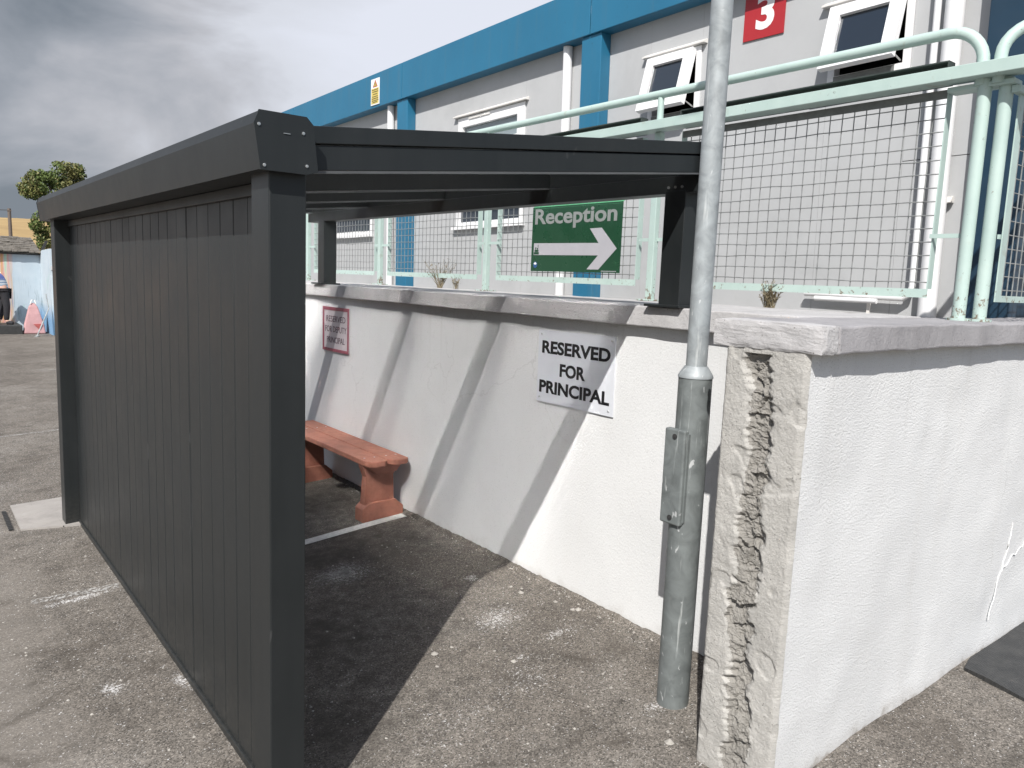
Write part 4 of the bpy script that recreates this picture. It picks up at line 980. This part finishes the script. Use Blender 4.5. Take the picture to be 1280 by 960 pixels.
# ------------------------------------------------------------------ the far end of the yard
SY = 22.5
sh = thing('shed', 'low stone roofed shed with a colourful painted mural wall at the yard end', 'shed', (0, SY, 0))
mb = MB(); mb.box(-7, 2.83, SY, SY + 0.3, -0.2, 1.93); mb.build('mural_wall', 'mural', sh)
mb = MB(); mb.prism([(20.95, -0.2), (SY - 0.002, -0.2), (SY - 0.002, 1.96), (SY - 0.3, 2.02), (20.95, 2.05)], 'x', 2.83, 3.05); mb.build('side_wall', 'mural', sh)
mb = MB(); mb.prism([(SY - 0.14, 1.935), (SY + 1.5, 2.30), (SY + 1.5, 2.2), (SY + 0.1, 1.88)], 'x', -7, 2.80); mb.build('roof_deck', 'slate', sh)
sl_ = MB(); row = 0; yy = SY - 0.16
while yy < SY + 1.5:
    x = -1.0
    while x < 2.82:
        w = random.uniform(0.10, 0.24); z = 1.95 + (yy - SY + 0.14) * 0.222
        dz = random.uniform(0, 0.025); t = 0.02 + random.uniform(0, 0.02)
        x1 = min(x + w, 2.84)
        sl_.add([(x, yy, z + dz), (x1 - 0.01, yy + random.uniform(-.02, .02), z + dz), (x1 - 0.01, yy + 0.22, z + 0.045), (x, yy + 0.22, z + 0.045), (x, yy, z + dz + t), (x1 - 0.01, yy, z + dz + t), (x1 - 0.01, yy + 0.22, z + 0.045 + t), (x, yy + 0.22, z + 0.045 + t)],
                [(0, 3, 2, 1), (4, 5, 6, 7), (0, 1, 5, 4), (1, 2, 6, 5), (2, 3, 7, 6), (3, 0, 4, 7)])
        x += w
    yy += 0.14
stuff(sl_.build('roof_slates', 'slate', sh))
mb = MB(); mb.box(-7, 2.82, SY - 0.10, SY - 0.005, 1.895, 1.934); mb.build('eaves_board', 'dark', sh)
mb = MB(); mb.prism([(2.80, 1.93), (2.86, 1.93), (3.0, 2.26), (2.94, 2.26)], 'y', SY - 0.16, SY - 0.08) ; mb.build('verge_board', 'dark', sh)

# block added for ground shadow, standing person, pink bag and stick by the mural
mb = MB(); mb.box(0.6, 2.27, 21.35, 22.3, -0.05, 0.24); tag(mb.build('shadow_block', 'rubber', None, 0.02), 'low black block added for the dark shadow on the ground in front of the mural', 'block')
pb = MB()
zb = 0.0
def fr_(z, w, d): return [(2.52 - w, 21.55 - d, z), (2.52 + w, 21.55 - d, z), (2.52 + w * 0.9, 21.55 + d, z), (2.52 - w * 0.9, 21.55 + d, z)]
rings = [fr_(0.03, 0.235, 0.17), fr_(0.25, 0.205, 0.14), fr_(0.5, 0.14, 0.10), fr_(0.66, 0.10, 0.06), fr_(0.76, 0.035, 0.03)]
vs = [p for r in rings for p in r]; fs = [(0, 3, 2, 1)]
for i in range(4):
    for k in range(4): fs.append((4 * i + k, 4 * i + (k + 1) % 4, 4 * i + 4 + (k + 1) % 4, 4 * i + 4 + k))
fs.append((16, 17, 18, 19))
pb.add(vs, fs)
bag = thing('pink_bag', 'faded pink tapered bag with a red edged opening standing by the mural', 'bag', (2.52, 21.55, 0))
pb.build('body', 'pink', bag, 0.03, 3)
mb = MB(); mb.prism([(2.50, 0.26), (2.66, 0.27), (2.62, 0.13)], 'y', 21.375, 21.41); mb.build('opening', 'pocket_red', bag)
mb = MB(); mb.tube([(2.46, 21.5, 0.73), (2.49, 21.5, 0.83), (2.55, 21.5, 0.83), (2.58, 21.5, 0.73)], 0.012, 6); mb.build('strap', 'pale_wall', bag)
mb = MB(); mb.tube([(2.46, 20.6, 0.03), (2.76, 20.9, 0.66)], 0.014, 8); mb.tube([(2.76, 20.9, 0.66), (2.72, 20.94, 1.0)], 0.010, 8); mb.tube([(2.43, 20.57, 0.02), (2.50, 20.64, 0.05)], 0.028, 8)
tag(mb.build('leaning_stick', 'galv'), 'thin grey stick leaning by the pale side wall of the shed', 'stick')

def skin_mesh(name, verts, edges, radii, mat, parent, sub=2):
    me = bpy.data.meshes.new(name); off = parent_origin(parent)
    me.from_pydata([tuple(Vector(v) - off) for v in verts], edges, [])
    o = link(name, me, parent); sk = o.modifiers.new('skin', 'SKIN'); sk.use_smooth_shade = True
    for i, r in enumerate(radii):
        q = me.skin_vertices[0].data[i]; q.radius = r if isinstance(r, tuple) else (r, r); q.use_root = (i == 0)
    ss = o.modifiers.new('sub', 'SUBSURF'); ss.levels = sub; ss.render_levels = sub
    dg = bpy.context.evaluated_depsgraph_get(); dg.update()
    m2 = bpy.data.meshes.new_from_object(o.evaluated_get(dg)); o.modifiers.clear(); o.data = m2; m2.materials.clear(); m2.materials.append(M[mat])
    return o
pz = 0.24; X0, Y0_ = 1.95, 21.8
pe = thing('person', 'person in a blue and white top and dark trousers bending by the mural', 'person', (X0, Y0_, pz))
# pelvis, spine bent towards the left, arms reaching down; head is left of the picture
bv = [(X0 + 0.02, Y0_, pz + 0.80), (X0 - 0.02, Y0_, pz + 0.95), (X0 - 0.10, Y0_ - 0.02, pz + 1.10), (X0 - 0.22, Y0_ - 0.03, pz + 1.20), (X0 - 0.32, Y0_ - 0.04, pz + 1.24),
      (X0 - 0.40, Y0_ - 0.05, pz + 1.27), (X0 - 0.48, Y0_ - 0.06, pz + 1.31),
      (X0 + 0.02, Y0_ - 0.10, pz + 0.74), (X0 + 0.06, Y0_ - 0.12, pz + 0.42), (X0 + 0.04, Y0_ - 0.10, pz + 0.08), (X0 + 0.13, Y0_ - 0.18, pz + 0.03),
      (X0 + 0.02, Y0_ + 0.10, pz + 0.74), (X0 - 0.02, Y0_ + 0.12, pz + 0.42), (X0 - 0.08, Y0_ + 0.12, pz + 0.08), (X0 - 0.16, Y0_ + 0.06, pz + 0.03),
      (X0 - 0.24, Y0_ - 0.19, pz + 1.18), (X0 - 0.30, Y0_ - 0.24, pz + 0.92), (X0 - 0.42, Y0_ - 0.25, pz + 0.74), (X0 - 0.47, Y0_ - 0.25, pz + 0.66),
      (X0 - 0.22, Y0_ + 0.15, pz + 1.18), (X0 - 0.30, Y0_ + 0.20, pz + 0.92), (X0 - 0.42, Y0_ + 0.20, pz + 0.74), (X0 - 0.47, Y0_ + 0.20, pz + 0.66)]
be = [(0, 1), (1, 2), (2, 3), (3, 4), (4, 5), (5, 6), (0, 7), (7, 8), (8, 9), (9, 10), (0, 11), (11, 12), (12, 13), (13, 14), (3, 15), (15, 16), (16, 17), (17, 18), (3, 19), (19, 20), (20, 21), (21, 22)]
br = [0.125, 0.12, 0.135, 0.13, 0.07, 0.075, 0.085, 0.085, 0.055, 0.042, 0.035, 0.085, 0.055, 0.042, 0.035, 0.052, 0.038, 0.028, 0.03, 0.052, 0.038, 0.028, 0.03]
skin_mesh('body', bv, be, br, 'skin', pe)
sv = [(bv[0][0], bv[0][1], bv[0][2] - 0.10)] + bv[1:4] + [bv[15], bv[19]] + [tuple(Vector(bv[15]).lerp(Vector(bv[16]), 0.6)), tuple(Vector(bv[19]).lerp(Vector(bv[20]), 0.6))]
skin_mesh('top', sv, [(0, 1), (1, 2), (2, 3), (3, 4), (3, 5), (4, 6), (5, 7)], [0.14, 0.145, 0.155, 0.145, 0.07, 0.07, 0.058, 0.058], 'shirt', pe)
tv = [bv[0], bv[7], bv[8], bv[9], bv[11], bv[12], bv[13]]
skin_mesh('trousers', tv, [(0, 1), (1, 2), (2, 3), (0, 4), (4, 5), (5, 6)], [0.145, 0.105, 0.078, 0.062, 0.105, 0.078, 0.062], 'trousers', pe)
skin_mesh('shoe', [(X0 + 0.03, Y0_ - 0.10, pz + 0.045), (X0 + 0.10, Y0_ - 0.15, pz + 0.04), (X0 + 0.17, Y0_ - 0.21, pz + 0.03)], [(0, 1), (1, 2)], [0.055, 0.05, 0.04], 'trousers', pe)
skin_mesh('shoe', [(X0 - 0.07, Y0_ + 0.13, pz + 0.045), (X0 - 0.14, Y0_ + 0.08, pz + 0.04), (X0 - 0.21, Y0_ + 0.02, pz + 0.03)], [(0, 1), (1, 2)], [0.055, 0.05, 0.04], 'trousers', pe)
hd = MB(); rock(hd, (X0 - 0.54, Y0_ - 0.07, pz + 1.33), (0.095, 0.085, 0.10), 3.0, 3); hd.build('hair', 'hair', pe)

# tree beyond the shed
def leaf_cloud(lobes, n, size):
    a = MB(); b = MB()
    for (c, r, w) in lobes:
        for i in range(int(n * w)):
            while True:
                q = Vector((random.uniform(-1, 1), random.uniform(-1, 1), random.uniform(-1, 1)))
                if 0.30 < q.length < 1.0 and noise.noise(Vector((q.x * r[0], q.y * r[1], q.z * r[2])) * 1.6 + Vector(c)) > -0.02 - 0.1 * (q.length < 0.8): break
            p = Vector((c[0] + q.x * r[0], c[1] + q.y * r[1], c[2] + q.z * r[2]))
            u = Vector((random.gauss(0, 1), random.gauss(0, 1), random.gauss(0, 1))).normalized(); v = u.orthogonal().normalized(); v.rotate(Matrix.Rotation(random.uniform(0, 6.28), 3, u)); w2 = u.cross(v)
            s = size * random.uniform(0.6, 1.3)
            (a if noise.noise(p * 0.9) + random.uniform(-.4, .4) < 0.12 else b).add([p - v * s, p + w2 * s * 0.5, p + v * s, p - w2 * s * 0.5], [(0, 1, 2, 3)])
    return a, b
tr = thing('tree', 'leafy green tree with a bare gap in its crown behind the shed roof', 'tree', (6.4, 45, 0))
lobes = [((6.15, 45, 5.55), (1.25, 1.3, 0.62), 1.0), ((6.9, 45.2, 6.0), (1.0, 1.2, 0.78), 0.9), ((5.45, 44.9, 5.15), (0.6, 0.8, 0.45), 0.35), ((6.25, 44.7, 3.75), (0.95, 1.0, 0.62), 0.7), ((6.45, 45.2, 2.85), (1.05, 1.2, 0.95), 1.1), ((7.6, 45, 5.0), (1.0, 1.0, 0.9), 0.5)]
a, b = leaf_cloud(lobes + [((5.15, 45, 5.35), (0.35, 0.5, 0.3), 0.12), ((7.35, 45, 6.3), (0.5, 0.7, 0.4), 0.2), ((5.7, 44.9, 5.95), (0.45, 0.6, 0.3), 0.15), ((5.6, 44.8, 3.5), (0.4, 0.5, 0.35), 0.15)], 3300, 0.07)
a.build('crown', 'leaf', tr); b.build('crown', 'leaf2', tr)
tk = MB(); tk.tube([(6.4, 45, 0), (6.42, 45, 1.6), (6.5, 45, 3.0), (6.45, 45, 4.6)], [0.24, 0.19, 0.15, 0.09], 10); tk.build('trunk', 'bark', tr)
for (p0, p1, p2) in (((6.5, 45, 3.0), (6.2, 45, 4.2), (5.6, 45, 5.2)), ((6.48, 45, 3.6), (6.8, 45.1, 4.8), (7.1, 45.1, 6.0)), ((6.45, 45, 4.5), (6.3, 45, 5.1), (6.1, 45, 5.7)), ((6.45, 45, 4.2), (5.9, 45, 4.7), (5.3, 45, 5.0))):
    b = MB(); b.tube([p0, p1, p2], [0.08, 0.055, 0.02], 7); b.build('limb', 'bark', tr)
sb = thing('bush', 'yellow green bush behind the shed roof at the picture edge', 'bush', (3.0, 35, 0))
a, b = leaf_cloud([((3.0, 35, 2.0), (0.35, 0.5, 0.75), 1.0)], 900, 0.06)
a.build('foliage', 'leaf2', sb); b.build('foliage', 'leaf', sb)

up = thing('utility_pole', 'brown timber utility pole carrying one cable beyond the shed', 'pole', (5.98, 60, 0))
mb = MB(); mb.tube([(5.98, 60, 0), (5.94, 60, 5.05)], [0.13, 0.10], 10); mb.build('pole', 'timber', up)
mb = MB(); mb.tube([(5.94, 60, 4.95), (1.0, 63, 4.8), (-15, 72, 5.6)], 0.025, 6); mb.build('cable', 'cable', up)
mb = MB(); mb.box(5.82, 6.06, 59.9, 60.1, 4.88, 4.94); mb.build('cross_bar', 'timber', up)

# tan hillside beyond
hm = MB(); nxh, nyh = 60, 26; vs = []
for j in range(nyh + 1):
    y = 90 + 260 * j / nyh
    for i in range(nxh + 1):
        x = -160 + 420 * i / nxh; k = min(1, max(0, (y - 95) / 190)); k = k * k * (3 - 2 * k)
        vs.append((x, y, -0.4 + 14.0 * k + 1.5 * k * noise.noise(Vector((x * 0.02, y * 0.015, 0))) + 1.0 * k * noise.noise(Vector((x * 0.11, y * 0.02, 4)))))
n = nxh + 1; hm.add(vs, [(j * n + i, j * n + i + 1, (j + 1) * n + i + 1, (j + 1) * n + i) for j in range(nyh) for i in range(nxh)], True)
struct(hm.build('hill', 'hill'))
hm = MB()
for i in range(140):
    x = -80 + i * 1.5 + random.uniform(-1, 1); y = 288 + random.uniform(-5, 8)
    rock(hm, (x, y, 13.9 + random.uniform(-.3, .6)), (random.uniform(1.0, 2.4), 1.2, random.uniform(0.5, 1.1)), i, 1)
hm.v = hm.v; stuff(hm.build('far_hedge', 'ridge'))
